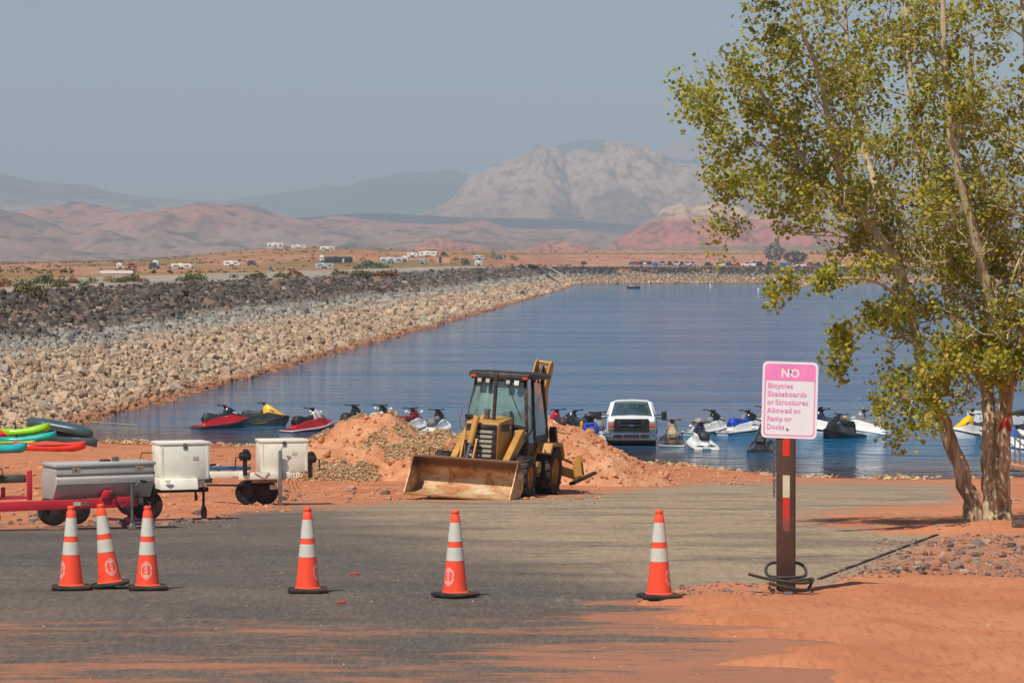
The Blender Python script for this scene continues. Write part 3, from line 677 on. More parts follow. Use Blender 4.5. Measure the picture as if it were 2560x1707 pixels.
def wheel(parent, c, r, w_, mat=TYRE, rim=None, lugs=0, ax='x', rimr=.56, name='wheel'):
    """tyre round the x axis (or y) with a rim as its child"""
    pr = [(r*rimr, -w_*.44), (r*.8, -w_*.5), (r*.94, -w_*.46), (r, -w_*.3), (r, w_*.3), (r*.94, w_*.46), (r*.8, w_*.5), (r*rimr, w_*.44)]
    A = (1, 0, 0) if ax == 'x' else (0, 1, 0)
    t = MB().lathe(pr, 28, ax=A, cap=False).build(name, mat, parent, smooth=50, loc=c)
    q = Vector(A).to_track_quat('Z', 'Y').to_matrix()
    if lugs:
        m = MB()
        for k in range(lugs):
            for s in (-1, 1):
                a = 2*math.pi*(k+(.5 if s > 0 else 0))/lugs; da = .17
                for j in range(3):
                    f0, f1 = j/3, (j+1)/3; a0, a1 = a+da*f0, a+da*f1
                    y0, y1 = s*w_*.46*(1-f0*1.02), s*w_*.46*(1-f1*1.02)
                    p0 = q @ Vector((r*1.0*math.cos(a0), r*math.sin(a0), y0)); p1 = q @ Vector((r*math.cos(a1), r*math.sin(a1), y1))
                    m.bar(p0, p1, r*.085, r*.085, up=(p0+p1).normalized())
        m.build('tread', mat, t)
    if rim:
        MB().lathe([(r*.1, w_*.2), (r*.3, w_*.22), (r*.42, w_*.06), (r*.54, w_*.1), (r*.6, w_*.42), (r*.62, w_*.3), (r*.56, -w_*.3), (r*.2, -w_*.3)], 24, ax=A).build('rim', rim, t, smooth=35)
    return t
# ------------------------------------------------------------------ trailers
WPAINT = pm('white_paint', S(234, 231, 216), .45, var=.06, scale=3, dirt=.22, dcol=S(196, 170, 134)); REDP = pm('red_paint', S(206, 44, 62), .4, var=.10, scale=3, dirt=.08)
CARPET = pm('grey_carpet', S(104, 94, 86), .95, var=.25, scale=14); BLUEC = pm('blue_carpet', S(38, 92, 138), .95, var=.25, scale=14)
RUST = pm('rusty_chain', S(106, 70, 50), .7, .4, var=.3, scale=20)
g = N('diamond_plate'); v = g.coord()
def _br(rot, off):
    m = g.mapv(v, (1, 1, 1), (0, 0, 0)); x, y, z = g.sep(v)
    u = g.math('ADD', g.math('MULTIPLY', g.math('ADD', x, y), 26), off); w_ = g.math('ADD', g.math('MULTIPLY', z, 30), off)
    fu = g.math('SUBTRACT', g.math('FRACT', u), .5); fw = g.math('SUBTRACT', g.math('FRACT', w_), .5)
    a = g.math('ADD', g.math('MULTIPLY', fu, math.cos(rot)), g.math('MULTIPLY', fw, math.sin(rot))); b_ = g.math('SUBTRACT', g.math('MULTIPLY', fw, math.cos(rot)), g.math('MULTIPLY', fu, math.sin(rot)))
    d = g.math('ADD', g.math('MULTIPLY', g.math('MULTIPLY', a, a), 6.), g.math('MULTIPLY', g.math('MULTIPLY', b_, b_), 60.)); return g.rng(d, 1., .4)
hh = g.math('MAXIMUM', _br(.6, 0.), _br(-.6, .5))
DIAM = g.bsdf(g.mix(g.math('MULTIPLY', hh, .6), g.mix(g.noise(v, 3, 4), S(172, 166, 160), S(194, 188, 182)), S(232, 230, 228)), .45, .15, g.bump(hh, .8, .004))

def trailer_jack(root, x, y, ztop, mat, foot='pad', r=.032, h0=0.02, handle=1):
    MB().cyl((x, y, ztop*.5), (x, y, ztop), r, n=14).cyl((x, y, ztop), (x, y, ztop+.012), r*1.15, n=14).build('jack_tube', mat, root, smooth=40)
    MB().cyl((x, y, h0+.08), (x, y, ztop*.55), r*.72, n=12).build('jack_leg', mat, root, smooth=40)
    if foot == 'pad': MB().box((x, y, h0+.045), (.13, .13, .09), top=(.5, .5)).build('jack_foot', mat, root, bevel=.01)
    if handle:
        MB().tube([(x, y, ztop-.03), (x+.06*handle, y-.03, ztop-.01), (x+.13*handle, y-.03, ztop+.05)], .007, 6).build('crank_arm', GREYM, root)
        MB().cyl((x+.13*handle, y-.03, ztop+.055), (x+.24*handle, y-.03, ztop+.03), .018, n=8).build('crank_grip', BLKPL, root, smooth=40)
def winch(root, c, s=1., crank=1):
    x, y, z = c
    MB().box((x, y, z-.12*s), (.07*s, .08*s, .3*s)).build('winch_post', BLKPL, root, bevel=.006)
    MB().cyl((x-.09*s, y, z+.06*s), (x+.09*s, y, z+.06*s), .075*s, n=14).box((x, y, z+.06*s), (.2*s, .13*s, .1*s)).cyl((x+.02, y-.06*s, z+.13*s), (x+.02, y+.06*s, z+.13*s), .06*s, n=12).build('winch_drum', BLKPL, root, bevel=.006)
    MB().tube([(x+.1*s*crank, y, z+.05*s), (x+.16*s*crank, y, z+.04*s), (x+.17*s*crank, y, z-.13*s), (x+.27*s*crank, y, z-.13*s)], .012*s, 6).build('winch_crank', BLKPL, root)

DRIM = pm('dark_rim', S(40, 37, 36), .7, .1, var=.2, dirt=.2)
# A: red trailer with a diamond-plate tool box on its tongue
b = G(311, 1321); A = empty('boat_trailer', (b.x, b.y, b.z), R(28)); tag(A, 'red boat trailer with silver tool box mounted on its tongue', 'trailer')
K = 1/math.cos(R(28))
def ax(zx): return (zx-1700)/848*K
MB().box((ax(870), -.2, .445), (ax(1800)-ax(-80), .09, .15)).build('tongue_beam', REDP, A, bevel=.008)
MB().box((ax(1520), -.252, .452), (.58, .02, .172)).build('reinforcing_plate', REDP, A, bevel=.005)
MB().prism([(ax(1330), .52), (ax(1345), .62), (ax(1370), .655), (ax(1470), .655), (ax(1480), .63), (ax(1430), .6), (ax(1430), .52)], -.3, -.18, 'y').build('winch_bracket', REDP, A, bevel=.006)
for x0, x1, nm in ((ax(980), ax(1072), 'reflector'), (ax(1090), ax(1188), 'maker_plate')):
    MB().box(((x0+x1)/2, -.247, .448), (x1-x0, .006, .062)).build(nm, WHT if nm == 'reflector' else pm('decal', S(120, 108, 104), .5, var=.5, scale=25), A)
MB().box((ax(440), -.2, .77), (.085, .05, .47)).build('front_post', REDP, A, bevel=.01)
for x0 in (100, 195): MB().box((ax(x0), .12, .63), (.06, .05, .2)).build('bunk_post', REDP, A, bevel=.006)
MB().box((ax(190), .1, .56), (ax(480)-ax(-80), .3, .035)).build('cross_member', REDP, A)
MB().box((ax(180), .12, .865), (ax(480)-ax(-80), .24, .13)).build('bunk', CARPET, A, bevel=.02)
MB().box((ax(30), -.1, .81), (.03, .03, .5)).build('strap', BLKPL, A)
winch(A, (ax(35), -.08, 1.0), .8)
MB().box((ax(30), -.08, .965), (.14, .1, .05)).build('winch_base', REDP, A)
# tool box
bxz = lambda zy: (1440-zy)/848
Lb = (2000-755)/848*K; x0 = ax(755); x1 = x0+Lb
pro = [(-.12, bxz(1000)), (-.30, bxz(790)), (-.31, bxz(720)), (-.285, bxz(690)), (-.255, bxz(686)), (-.255, bxz(668)), (-.29, bxz(660)), (-.29, bxz(560)), (.34, bxz(560)), (.34, bxz(640)), (.4, bxz(650)), (.4, bxz(1000))]
tb = MB().prism(pro, x0, x1, 'x').build('tool_box', DIAM, A, bevel=.006)
MB().box(((x0+x1)/2, .03, bxz(535)), (Lb+.05, .68, .055)).build('lid', DIAM, tb, bevel=.012)
for zx in (1000, 1805):
    xx = x0+(zx-755)/848*K
    MB().prism([(xx-.07, bxz(632)), (xx+.055, bxz(632)), (xx+.075, bxz(605)), (xx+.075, bxz(566)), (xx-.07, bxz(566))], -.293, -.286, 'y').build('latch', CHROME, tb)
    MB().box((xx, -.295, bxz(600)), (.04, .008, .04)).build('latch_paddle', GREYM, tb, bevel=.003)
MB().box((ax(1600), .05, bxz(490)), (.09, .09, .09)).cyl((ax(1640), .05, bxz(490)), (ax(1560), .05, bxz(480)), .035, n=10).build('pump_head', GREYM, tb, bevel=.008)
MB().ball((ax(1480), .1, bxz(505)), .08, sq=(1.3, 1, .35)).build('rubber_strap', BLKPL, tb, smooth=60)
trailer_jack(A, 0.02, -.29, .735, GREYM)
MB().box((ax(1830), -.2, bxz(1050)), (.12, .09, .11)).box((ax(1825), -.2, bxz(1000)), (.04, .05, .08)).cyl((ax(1880), -.2, bxz(1085)), (ax(1790), -.2, bxz(1060)), .045, n=10).build('coupler', GREYM, A, bevel=.01)
MB().tube(smoothpts([(ax(1440), -.31, bxz(945)), (ax(1480), -.33, bxz(930)), (ax(1520), -.33, bxz(1110)), (ax(1570), -.32, bxz(1140)), (ax(1620), -.31, bxz(1020))]), .012, 6).build('brake_cable', BLKPL, A, smooth=60)
MB().tube(smoothpts([(ax(1760), 0, bxz(1130)), (ax(1740), 0, bxz(1190)), (ax(1790), 0, bxz(1210)), (ax(1820), 0, bxz(1150))]), .008, 6).build('safety_chain', GREYM, A)
for xx, yy in ((ax(1140), 1.3), (ax(1440), 1.35), (ax(-30), .15)):
    wheel(A, (xx, yy, .235 if yy > .3 else .25), .25, .2, mat=TTY, rim=DRIM, ax='y')
MB().cyl((ax(1000), 1.32, .24), (ax(1500), 1.36, .24), .03, n=8).build('axle', GREYM, A)

# B: white box trailer with a caster jack
b = G(508, 1299); Bt = empty('box_trailer', (b.x, b.y, b.z), R(20)); tag(Bt, 'white trailer with the larger white storage box, behind the silver tool box', 'trailer')
K = 1/math.cos(R(20))
bx_ = lambda zx: (zx-840)/684*K
bz = lambda zy: (1040-zy)/684
def storage_box(root, x0, x1, y0, y1, z0, z1, lid=.045):
    o = MB().box(((x0+x1)/2, (y0+y1)/2, (z0+z1)/2), (x1-x0, y1-y0, z1-z0)).build('storage_box', WPAINT, root, bevel=.008)
    MB().box(((x0+x1)/2, (y0+y1)/2, z1+lid/2-.01), (x1-x0+.03, y1-y0+.03, lid)).build('lid', WPAINT, o, bevel=.006)
    MB().box(((x0+x1)/2, y0-.012, z1-.03), (.07, .02, .09)).build('latch', GREYM, o, bevel=.004)
    for q in (.04, .96): MB().box((x0+(x1-x0)*q, y0-.003, (z0+z1)/2), (.03, .006, z1-z0-.04)).build('corner_seam', WPAINT, o)
    MB().box((x0+(x1-x0)*.72, y0-.004, z0+(z1-z0)*.6), (.1, .004, .06)).build('sticker', pm('faded_sticker', S(190, 176, 150), .6, var=.3, scale=30), o)
    for q in (.2, .8): MB().cyl((x0+(x1-x0)*q, y1+.02, z1), (x0+(x1-x0)*q+.08, y1+.02, z1), .01, n=6).build('hinge', STEEL, o)
    return o
xa = bx_(315); o = storage_box(Bt, xa, xa+.565*1.46*K, -.2, .42, bz(545), bz(122))
MB().tube([(xa-.01, .3, 1.17), (xa-.2, .36, 1.17), (xa-.22, .36, 1.05)], .012, 6).build('prop_rod', RUST, o)
MB().prism([(-.34, .56), (-.28, .74), (.5, .74), (.5, .56)], bx_(315)-.02, bx_(730), 'x').build('side_skirt', WPAINT, Bt, bevel=.01)
MB().prism([(bx_(330), .735), (bx_(420), .735), (bx_(385), .66)], -.37, -.34, 'y').build('triangle_plate', WPAINT, Bt)  # added triangular plate, shaped after a dark triangle of shade on the skirt
MB().box((bx_(560), .05, .53), (bx_(900)-bx_(220), .12, .08)).build('frame_beam', BLKPL, Bt, bevel=.006)
MB().cyl((0, -.02, .55), (0, -.02, .92), .03, n=12).build('jack_tube', GREYM, Bt, smooth=40)
MB().cyl((0, -.02, .2), (0, -.02, .58), .024, n=12).build('jack_leg', BLKPL, Bt, smooth=40)
MB().box((.0, -.02, .215), (.07, .05, .05)).bar((0, -.05, .22), (.01, -.05, .12), .012, .05).bar((0, .01, .22), (.01, .01, .12), .012, .05).build('caster_fork', GREYM, Bt)
w1 = wheel(Bt, (.01, -.02, .12), .12, .055, mat=pm('caster_rubber', S(70, 70, 70), .7, var=.2), rim=GREYM, ax='x')
MB().cyl((.05, -.02, .9), (.12, -.02, .95), .008, n=6).cyl((.11, -.03, .955), (.22, -.03, .965), .018, n=8).build('crank_handle', BLKPL, Bt)
MB().box((bx_(805), -.06, bz(583)), (.13, .09, .15)).build('jack_bracket', WPAINT, Bt, bevel=.008)
MB().box((bx_(895), -.03, bz(570)), (.13, .09, .09)).box((bx_(900), -.03, bz(520)), (.04, .05, .07)).build('coupler', GREYM, Bt, bevel=.01)
MB().tube(smoothpts([(bx_(790), -.1, .78), (bx_(740), -.12, .80), (bx_(715), -.12, .62), (bx_(735), -.12, .48), (bx_(738), -.12, .36)]), .022, 7).tube(smoothpts([(bx_(760), -.12, .77), (bx_(690), -.12, .6), (bx_(660), -.12, .55)]), .012, 6).build('safety_chain', RUST, Bt)
MB().box((bx_(738), -.12, .4), (.05, .04, .1)).build('chain_hook', RUST, Bt, bevel=.006)
for xx in (bx_(215), bx_(215)): pass
wheel(Bt, (bx_(215), .15, .27), .27, .2, mat=TTY, rim=DRIM, ax='y')
wheel(Bt, (bx_(215), 1.3, .27), .27, .2, mat=TTY, rim=DRIM, ax='y')
MB().prism([(-.3, .56), (-.25, .68), (.9, .68), (.9, .56)], bx_(-420), bx_(100), 'x').build('rear_skirt', WPAINT, Bt, bevel=.01)

# C: white trailer with bunks, winches and a second box
b = G(700, 1263); Ct = empty('jet_ski_trailer', (b.x, b.y, b.z), R(14)); tag(Ct, 'white jet ski trailer with blue bunk, black winches and tall galvanised jack', 'trailer')
K = 1/math.cos(R(14)); cx = lambda zx: (zx-1750)/597*K; cz = lambda zy: (865-zy)/597
xa = cx(1535); storage_box(Ct, xa, xa+.93*K, .1, .75, cz(465), cz(105), .05)
MB().box((cx(1570), .05, .6), (cx(2010)-cx(1400), .1, .14)).build('frame_beam', WPAINT, Ct, bevel=.008)
MB().box((cx(1130), .3, .62), (cx(1420)-cx(860), .1, .13)).build('side_beam', WPAINT, Ct, bevel=.008)
MB().prism([(cx(1440), .68), (cx(1620), .68), (cx(1560), .56)], -.03, -.005, 'y').build('triangle_plate', WPAINT, Ct)
MB().prism([(cx(1200), .62), (cx(1400), .64), (cx(1400), .52)], .2, .23, 'y').build('triangle_plate', WPAINT, Ct)
MB().box((cx(1570), .15, .49), (cx(1720)-cx(1420), .3, .07)).build('underframe', RUST, Ct, bevel=.008)
MB().box((cx(1150), .35, .745), (cx(1440)-cx(870), .14, .075)).build('bunk', BLUEC, Ct, bevel=.015)
MB().box((cx(1060), .35, .66), (.05, .08, .12)).build('bunk_post', GREYM, Ct)
MB().box((cx(1240), .35, .66), (.05, .08, .12)).build('bunk_post', GREYM, Ct)
winch(Ct, (cx(1335), -.02, .93), 1.15, -1); winch(Ct, (cx(2130), .2, .85), 1.15, 1)
MB().bar((cx(900), .2, .42), (cx(1400), .2, .4), .04, .04).build('brake_rod', BLKPL, Ct)
MB().box((0, -.02, .56), (.075, .075, 1.1)).build('jack_tube', STEEL, Ct, bevel=.006)
MB().box((0, -.02, .05), (.06, .06, .12)).build('jack_foot', STEEL, Ct)
MB().tube([(0.01, -.02, 1.1), (.09, -.04, 1.25)], .009, 6).build('crank_arm', GREYM, Ct); MB().cyl((.02, -.04, 1.26), (.1, -.04, 1.25), .014, n=8).build('crank_grip', BLKPL, Ct)
MB().cyl((.08, -.02, .5), (.08, -.02, .7), .03, n=10).build('jack_clamp', STEEL, Ct, smooth=40)
for xx in (cx(1400), cx(1610)): wheel(Ct, (xx, .32, .25), .25, .2, mat=TTY, rim=DRIM, ax='y')
MB().box((cx(1690), .2, .36), (.14, .04, .1)).build('fender_end', WPAINT, Ct, bevel=.01)
for k in range(4): MB().tube(smoothpts([(cx(1890+k*28), -.02, .66), (cx(1870+k*32), -.05, .6), (cx(1900+k*30), -.05, .55), (cx(1925+k*30), -.03, .62), (cx(1890+k*30), -.02, .66)]), .008, 5).build('wire_loop', WPAINT, Ct)
for k in range(3): MB().tube(smoothpts([(cx(1850+k*45), .05, .5), (cx(1865+k*45), .02, .36), (cx(1880+k*60), .02, .22+.05*k)]), .005, 5).build('loose_wire', BLKPL, Ct)

# ------------------------------------------------------------------ floor jack
b = G(372, 1318); J = empty('floor_jack', (b.x, b.y-.3, gz(b.x, b.y-.3)), R(8)); tag(J, 'red trolley jack lying under the trailer coupling with upright handle', 'floor jack')
JR = pm('jack_red', S(196, 28, 36), .35, var=.1, dirt=.05)
for s in (-1, 1): MB().prism([(-.42, .05), (-.38, .12), (-.1, .15), (.02, .24), (.1, .22), (.14, .06)], s*.09-.006, s*.09+.006, 'y').build('side_plate', JR, J, bevel=.004)
MB().bar((-.05, 0, .13), (-.4, 0, .09), .09, .05).build('lift_arm', JR, J, bevel=.008); MB().cyl((-.39, 0, .1), (-.39, 0, .15), .05, n=14).build('saddle', GREYM, J, smooth=40)
MB().box((-.13, -.1, .1), (.24, .004, .035)).build('decal', pm('jack_decal', S(205, 205, 210), .4, var=.3, scale=40), J)
for x, s in ((-.36, -1), (-.36, 1), (.1, -1), (.1, 1)): wheel(J, (x, s*.11, .045), .045, .035, mat=GREYM, ax='y', rimr=.3)
MB().tube([(.08, 0, .2), (.1, 0, .45), (.115, 0, .92)], .016, 8).build('handle', JR, J, smooth=50); MB().tube([(.088, 0, .3), (.112, 0, .72)], .026, 10).build('handle_grip', BLKPL, J, smooth=50)
MB().box((.09, 0, .17), (.07, .08, .16)).cyl((.09, -.07, .12), (.09, .07, .12), .05, n=12).build('pump_block', JR, J, bevel=.01)

# ------------------------------------------------------------------ kayaks
def kayak(name, px, py, lift, rz, col, L, W, H, label, tilt=(0, 0), flip=False, seat=True, cat='kayak', dy=0):
    D = dep(px, py)+dy; b = G(px, py, D); root = empty(name, (b.x, b.y, gz(b.x, b.y)+lift+.01)); root.rotation_euler = (R(tilt[0]), R(tilt[1]), R(rz))
    tag(root, label, cat, 'kayaks stacked on the beach'); rings = []; n = 15
    for i in range(n):
        t = i/(n-1)*2-1; w_ = W/2*max(.03, (1-abs(t)**3.4)**.7); rise = H*.34*abs(t)**4; bot = rise; top = H*.9+H*.16*abs(t)**3
        if seat and abs(t+.05) < .42: top -= H*.06
        ring = []
        for k in range(14):
            a = 2*math.pi*k/14; cy, cz_ = math.cos(a), math.sin(a); zc = (bot+top)/2; hh = (top-bot)/2
            ring.append((t*L/2, w_*math.copysign(abs(cy)**.75, cy), zc+hh*math.copysign(abs(cz_)**(.8 if cz_ < 0 else .55), cz_)))
        rings.append(ring)
    m = MB().loft(rings)
    if flip: m.xf(Matrix.Translation((0, 0, H)) @ Matrix.Diagonal((1, 1, -1, 1)))
    mt = pm('kayak_'+name+str(int(px)), col, .35, var=.12, scale=1.5, dirt=.12, dcol=sm(col, .6)); m.build('hull', mt, root, smooth=60)
    if seat and not flip:
        MB().ball((-.08*L, 0, H*.74), .5, 14, 6, (L*.13, W*.6, .12)).build('cockpit', BLKPL, root, smooth=60)
        MB().box((-.2*L, 0, H*.85), (.06, W*.5, .2)).build('seat_back', BLKPL, root, bevel=.02)
        for q in (-.42, .42): MB().tube([(q*L-.08, 0, H*.93), (q*L, 0, H*1.02), (q*L+.08, 0, H*.93)], .015, 6).build('carry_handle', BLKPL, root)
    else:
        for s in (-1, 1): MB().tube([(t*L/2*.9, s*W/2*.98*max(.03, (1-abs(t*.9)**2.6)**.75), H*(.3 if flip else .72)) for t in np.linspace(-1, 1, 13)], .018, 6).build('gunwale', BLKPL, root, smooth=60)
    return root
kayak('kayak', 124, 1131, 0, 4, S(236, 62, 34), 2.5, .72, .37, 'orange-red kayak lying on the sand at the front of the kayak pile', flip=False, seat=False)
kayak('kayak', 72, 1128, .27, 6, S(26, 170, 160), 2.0, .66, .3, 'long teal kayak stacked above the orange-red one', (0, -6), dy=1.0)
kayak('kayak', 66, 1127, .50, 6, S(150, 205, 28), 1.75, .72, .36, 'lime green kayak on top of the kayak pile', (0, -7), dy=1.2)
kayak('canoe', 160, 1127, .2, -16, S(66, 88, 92), 2.6, .95, .42, 'dark grey canoe lying upside down under its twin behind the kayaks', (0, 5), True, False, 'canoe', dy=3.0)
kayak('canoe', 148, 1127, .58, -14, S(60, 82, 88), 2.6, .95, .42, 'uppermost dark grey upturned canoe behind the lime green kayak', (0, 9), True, False, 'canoe', dy=3.0)
kayak('kayak', 6, 1134, 0, 20, S(34, 168, 172), 1.7, .74, .36, 'short teal kayak at the left edge on the sand', dy=-.4)
kayak('kayak', -6, 1128, .42, 10, S(214, 36, 30), 1.6, .7, .32, 'red kayak at the left edge, mostly cut off by the frame', dy=2.2)
kayak('kayak', 20, 1130, .14, 12, S(196, 214, 40), 1.9, .6, .22, 'yellow green kayak under the long teal one', dy=.8, seat=False)
# ------------------------------------------------------------------ backhoe loader
YEL = pm('loader_yellow', S(188, 138, 64), .6, var=.16, scale=2.5, dirt=.55, dcol=S(176, 120, 78)); BLKP = pm('loader_black', S(30, 30, 31), .5, var=.25, scale=4, dirt=.25)
gb = N('worn_bucket'); v = gb.coord(); a_ = gb.noise(gb.mapv(v, (1.2, 1, 3.)), 1.6, 7, .65, .6); b_ = gb.noise(v, 7, 5, .7); zq = gb.sep(v)[2]
cc = gb.mix(gb.rng(a_, .38, .62), S(186, 132, 88), S(214, 182, 140)); cc = gb.mix(gb.rng(b_, .52, .7), cc, S(128, 68, 40)); cc = gb.mix(gb.rng(gb.noise(gb.mapv(v, (.8, 1, 2)), 2.3, 4), .58, .7), cc, S(212, 200, 172))
cc = gb.mix(gb.rng(gb.math('ADD', zq, gb.math('MULTIPLY', b_, .2)), .62, .76), cc, S(110, 76, 56))
BUCK = gb.bsdf(cc, .6, .35, gb.bump(b_, .5, .02))
GLZ = glass('cab_glass', (.62, .80, .78), .42, S(150, 182, 178)); GLZ2 = glass('cab_side_glass', (.5, .62, .6), .16, S(120, 140, 138))
b = G(1288, 1243); BH = empty('backhoe_loader', (b.x-.72, b.y+.1, b.z+.06)); BH.rotation_euler = (R(-2), R(3), R(-16))
tag(BH, 'yellow and black backhoe loader with its rusty front bucket on the ground', 'backhoe')
# local axes: x to its left side (picture right), y backwards, z up; front axle at y = 0
# bucket
pr = []
for k in range(9):
    a = R(205-k*18); pr.append((-1.02+.44*math.cos(a)*-1, .40+.40*math.sin(a)*-1))
inn = [(-2.02, .03), (-1.5, .035), (-1.22, .09), (-1.06, .22), (-1.02, .38), (-1.06, .55), (-1.18, .68), (-1.3, .74), (-1.42, .79)]
out = [(-1.42, .82), (-1.28, .775), (-1.14, .71), (-1.01, .57), (-.97, .38), (-1.02, .19), (-1.2, .05), (-1.5, -.005), (-2.02, -.01)]
MB().prism(inn+out, -1.18, 1.18, 'x').build('bucket', BUCK, BH, smooth=30)
for s in (-1, 1): MB().prism([(-2.02, -.01), (-1.95, .12), (-1.72, .42), (-1.5, .8), (-1.28, .78), (-1.0, .56), (-.96, .38), (-1.02, .19), (-1.2, .04)], s*1.18-.015, s*1.18+.015, 'x').build('bucket_side', BUCK, BH, bevel=.004)
MB().box((0, -2.03, .012), (2.36, .09, .028)).build('cutting_edge', pm('cutting_edge', S(170, 112, 62), .5, .3, var=.3, scale=6), BH)
MB().cyl((-1.18, -1.38, .815), (1.18, -1.38, .815), .032, n=10).build('bucket_rim', BUCK, BH, smooth=40)
MB().tube([(-.86, -1.36, .83), (-.86, -1.36, .98)], .014, 6).build('bucket_guide', RUST, BH)
for x in (-.42, .42): MB().prism([(-1.06, .5), (-.85, .62), (-.8, .5), (-.85, .25), (-1.0, .2)], x-.05, x+.05, 'x').build('bucket_bracket', YEL, BH)
# loader arms
for s in (-1, 1):
    MB().prism([(.95, 1.34), (.80, 1.46), (.60, 1.44), (-.55, .72), (-.86, .52), (-.92, .34), (-.78, .30), (-.62, .42), (-.2, .66), (.7, 1.14), (.95, 1.2)], s*.60-.075, s*.60+.075, 'x').build('loader_arm', YEL, BH, bevel=.015)
    MB().cyl((s*.60-.1, .82, 1.33), (s*.60+.1, .82, 1.33), .06, n=12).build('arm_pin', GREYM, BH)
    MB().cyl((s*.46, .45, .72), (s*.46, -.1, .68), .05, n=10).cyl((s*.46, -.1, .68), (s*.46, -.45, .66), .028, n=10).build('lift_cylinder', GREYM, BH, smooth=40)
MB().cyl((-.6, -.5, .6), (.6, -.5, .6), .06, n=12).build('arm_cross_tube', YEL, BH, smooth=40)
# tilt cylinder and its linkage, in front of the grille
MB().cyl((-.10, -.46, 1.72), (-.17, -.62, 1.12), .072, n=14).build('tilt_cylinder', YEL, BH, smooth=40)
MB().cyl((-.17, -.62, 1.12), (-.22, -.72, .74), .035, n=12).build('tilt_rod', CHROME, BH, smooth=40)
for x in (-.33, -.04):
    MB().prism([(-.5, 1.22), (-.58, 1.24), (-.72, .98), (-.86, .72), (-.8, .68), (-.62, .9)], x-.02, x+.02, 'x').build('tilt_link', YEL, BH, bevel=.005)
MB().cyl((-.36, -.55, 1.2), (0, -.55, 1.2), .035, n=10).build('link_pin', GREYM, BH)
MB().box((-.28, -.42, 1.28), (.08, .08, .22)).build('link_block', YEL, BH, bevel=.01)
SLAT = pm('dusty_slat', S(132, 126, 108), .7, var=.15, dirt=.2)
# engine: hood, grille with slats
MB().prism([(-.35, .55), (-.37, 1.55), (-.3, 1.6), (.78, 1.72), (.78, .55)], -.38, .38, 'x').build('hood', YEL, BH, bevel=.03)
MB().box((.383, .25, 1.48), (.008, .8, .16)).build('side_decal', BLKP, BH)
MB().box((.385, .55, 1.49), (.012, .1, .1)).build('lettering', LOGO, BH)
MB().box((0, -.385, 1.06), (.70, .03, .98)).build('grille_panel', BLKP, BH, bevel=.008)
for k in range(8): MB().box((0, -.405, .66+k*.105), (.52, .02, .078), rotm(-25, 0, 0)).build('grille_slat', SLAT, BH)
for s in (-1, 1): MB().box((s*.30, -.405, 1.02), (.05, .03, .88)).build('grille_rail', BLKP, BH, bevel=.006)
MB().box((0, -.41, 1.5), (.66, .02, .11)).build('grille_head', BLKP, BH, bevel=.006)
MB().cyl((-.06, .2, 1.64), (-.06, .2, 1.7), .08, n=14).cyl((-.06, .2, 1.7), (-.06, .2, 1.82), .06, n=14).cyl((-.06, .2, 1.82), (-.06, .2, 1.88), .075, n=14).build('air_intake', GREYM, BH, smooth=40)
MB().tube(smoothpts([(.12, .12, 1.6), (.12, .12, 2.0), (.125, .12, 2.58), (.12, .14, 2.66), (.09, .2, 2.68)]), .042, 12).build('exhaust_stack', pm('exhaust', S(70, 62, 58), .6, .5, var=.3, scale=6), BH, smooth=50)
# chassis, axle, front wheels
MB().box((0, .6, .62), (.6, 2.2, .3)).build('chassis', BLKP, BH, bevel=.02); MB().box((0, 0, .46), (1.5, .16, .16)).build('front_axle', BLKP, BH, bevel=.02)
RIMY = pm('rim_yellow', S(196, 140, 44), .5, var=.15, dirt=.3)
for s in (-1, 1):
    wheel(BH, (s*.93, 0, .45), .44, .34, rim=RIMY, lugs=16)
    wheel(BH, (s*.88, 2.1, .52), .54, .44, rim=RIMY, lugs=18)
# cab
CW, cy0, cy1, cz0, cz1 = .73, .80, 2.35, .95, 2.62
def pillar(nm, a, c, w_=.07, mat=BLKP): return MB().bar(a, c, w_, w_, (0, 1, 0)).build(nm, mat, BH, bevel=.01)
TW = .56
for s in (-1, 1):
    pillar('front_pillar', (s*CW, cy0-.02, 1.2), (s*TW, cy0+.14, cz1-.05)); pillar('door_pillar', (s*CW*1.0, cy0+.62, .95), (s*TW*1.06, cy0+.6, cz1-.05)); pillar('rear_pillar', (s*CW, cy1+.1, 1.25), (s*TW*1.06, cy1-.1, cz1-.05))
    MB().add([(s*(CW+.012), cy0+.05, 1.15), (s*(CW+.012), cy0+.6, 1.02), (s*(TW+.035), cy0+.57, cz1-.12), (s*(TW+.01), cy0+.2, cz1-.12)], [(0, 1, 2, 3)]).build('door_glass', GLZ2, BH)
    MB().add([(s*(CW+.012), cy0+.68, 1.3), (s*(CW+.012), cy1+.05, 1.35), (s*(TW+.035), cy1-.12, cz1-.14), (s*(TW+.035), cy0+.66, cz1-.12)], [(0, 1, 2, 3)]).build('side_glass', GLZ2, BH)
    MB().prism([(cy0, .7), (cy0, 1.2), (cy0+.6, 1.1), (cy0+.62, 1.3), (cy1+.12, 1.36), (cy1+.1, 1.02), (cy0+.7, .95), (cy0+.5, .62)], s*CW-.02, s*CW+.02, 'x').build('side_panel', BLKP, BH, bevel=.008)
    MB().tube(smoothpts([(s*(CW+.03), cy0-.03, 1.35), (s*(CW+.12), cy0-.08, 1.45), (s*(CW+.10), cy0-.08, 1.8), (s*(CW-.02), cy0, 1.98)]), .018, 7).build('grab_rail', BLKP if s > 0 else CHROME, BH, smooth=60)
MB().add([(-CW+.06, cy0-.035, 1.72), (CW-.06, cy0-.035, 1.52), (TW-.02, cy0+.12, cz1-.16), (-TW+.02, cy0+.12, cz1-.14)], [(0, 1, 2, 3)]).build('windscreen', GLZ, BH)
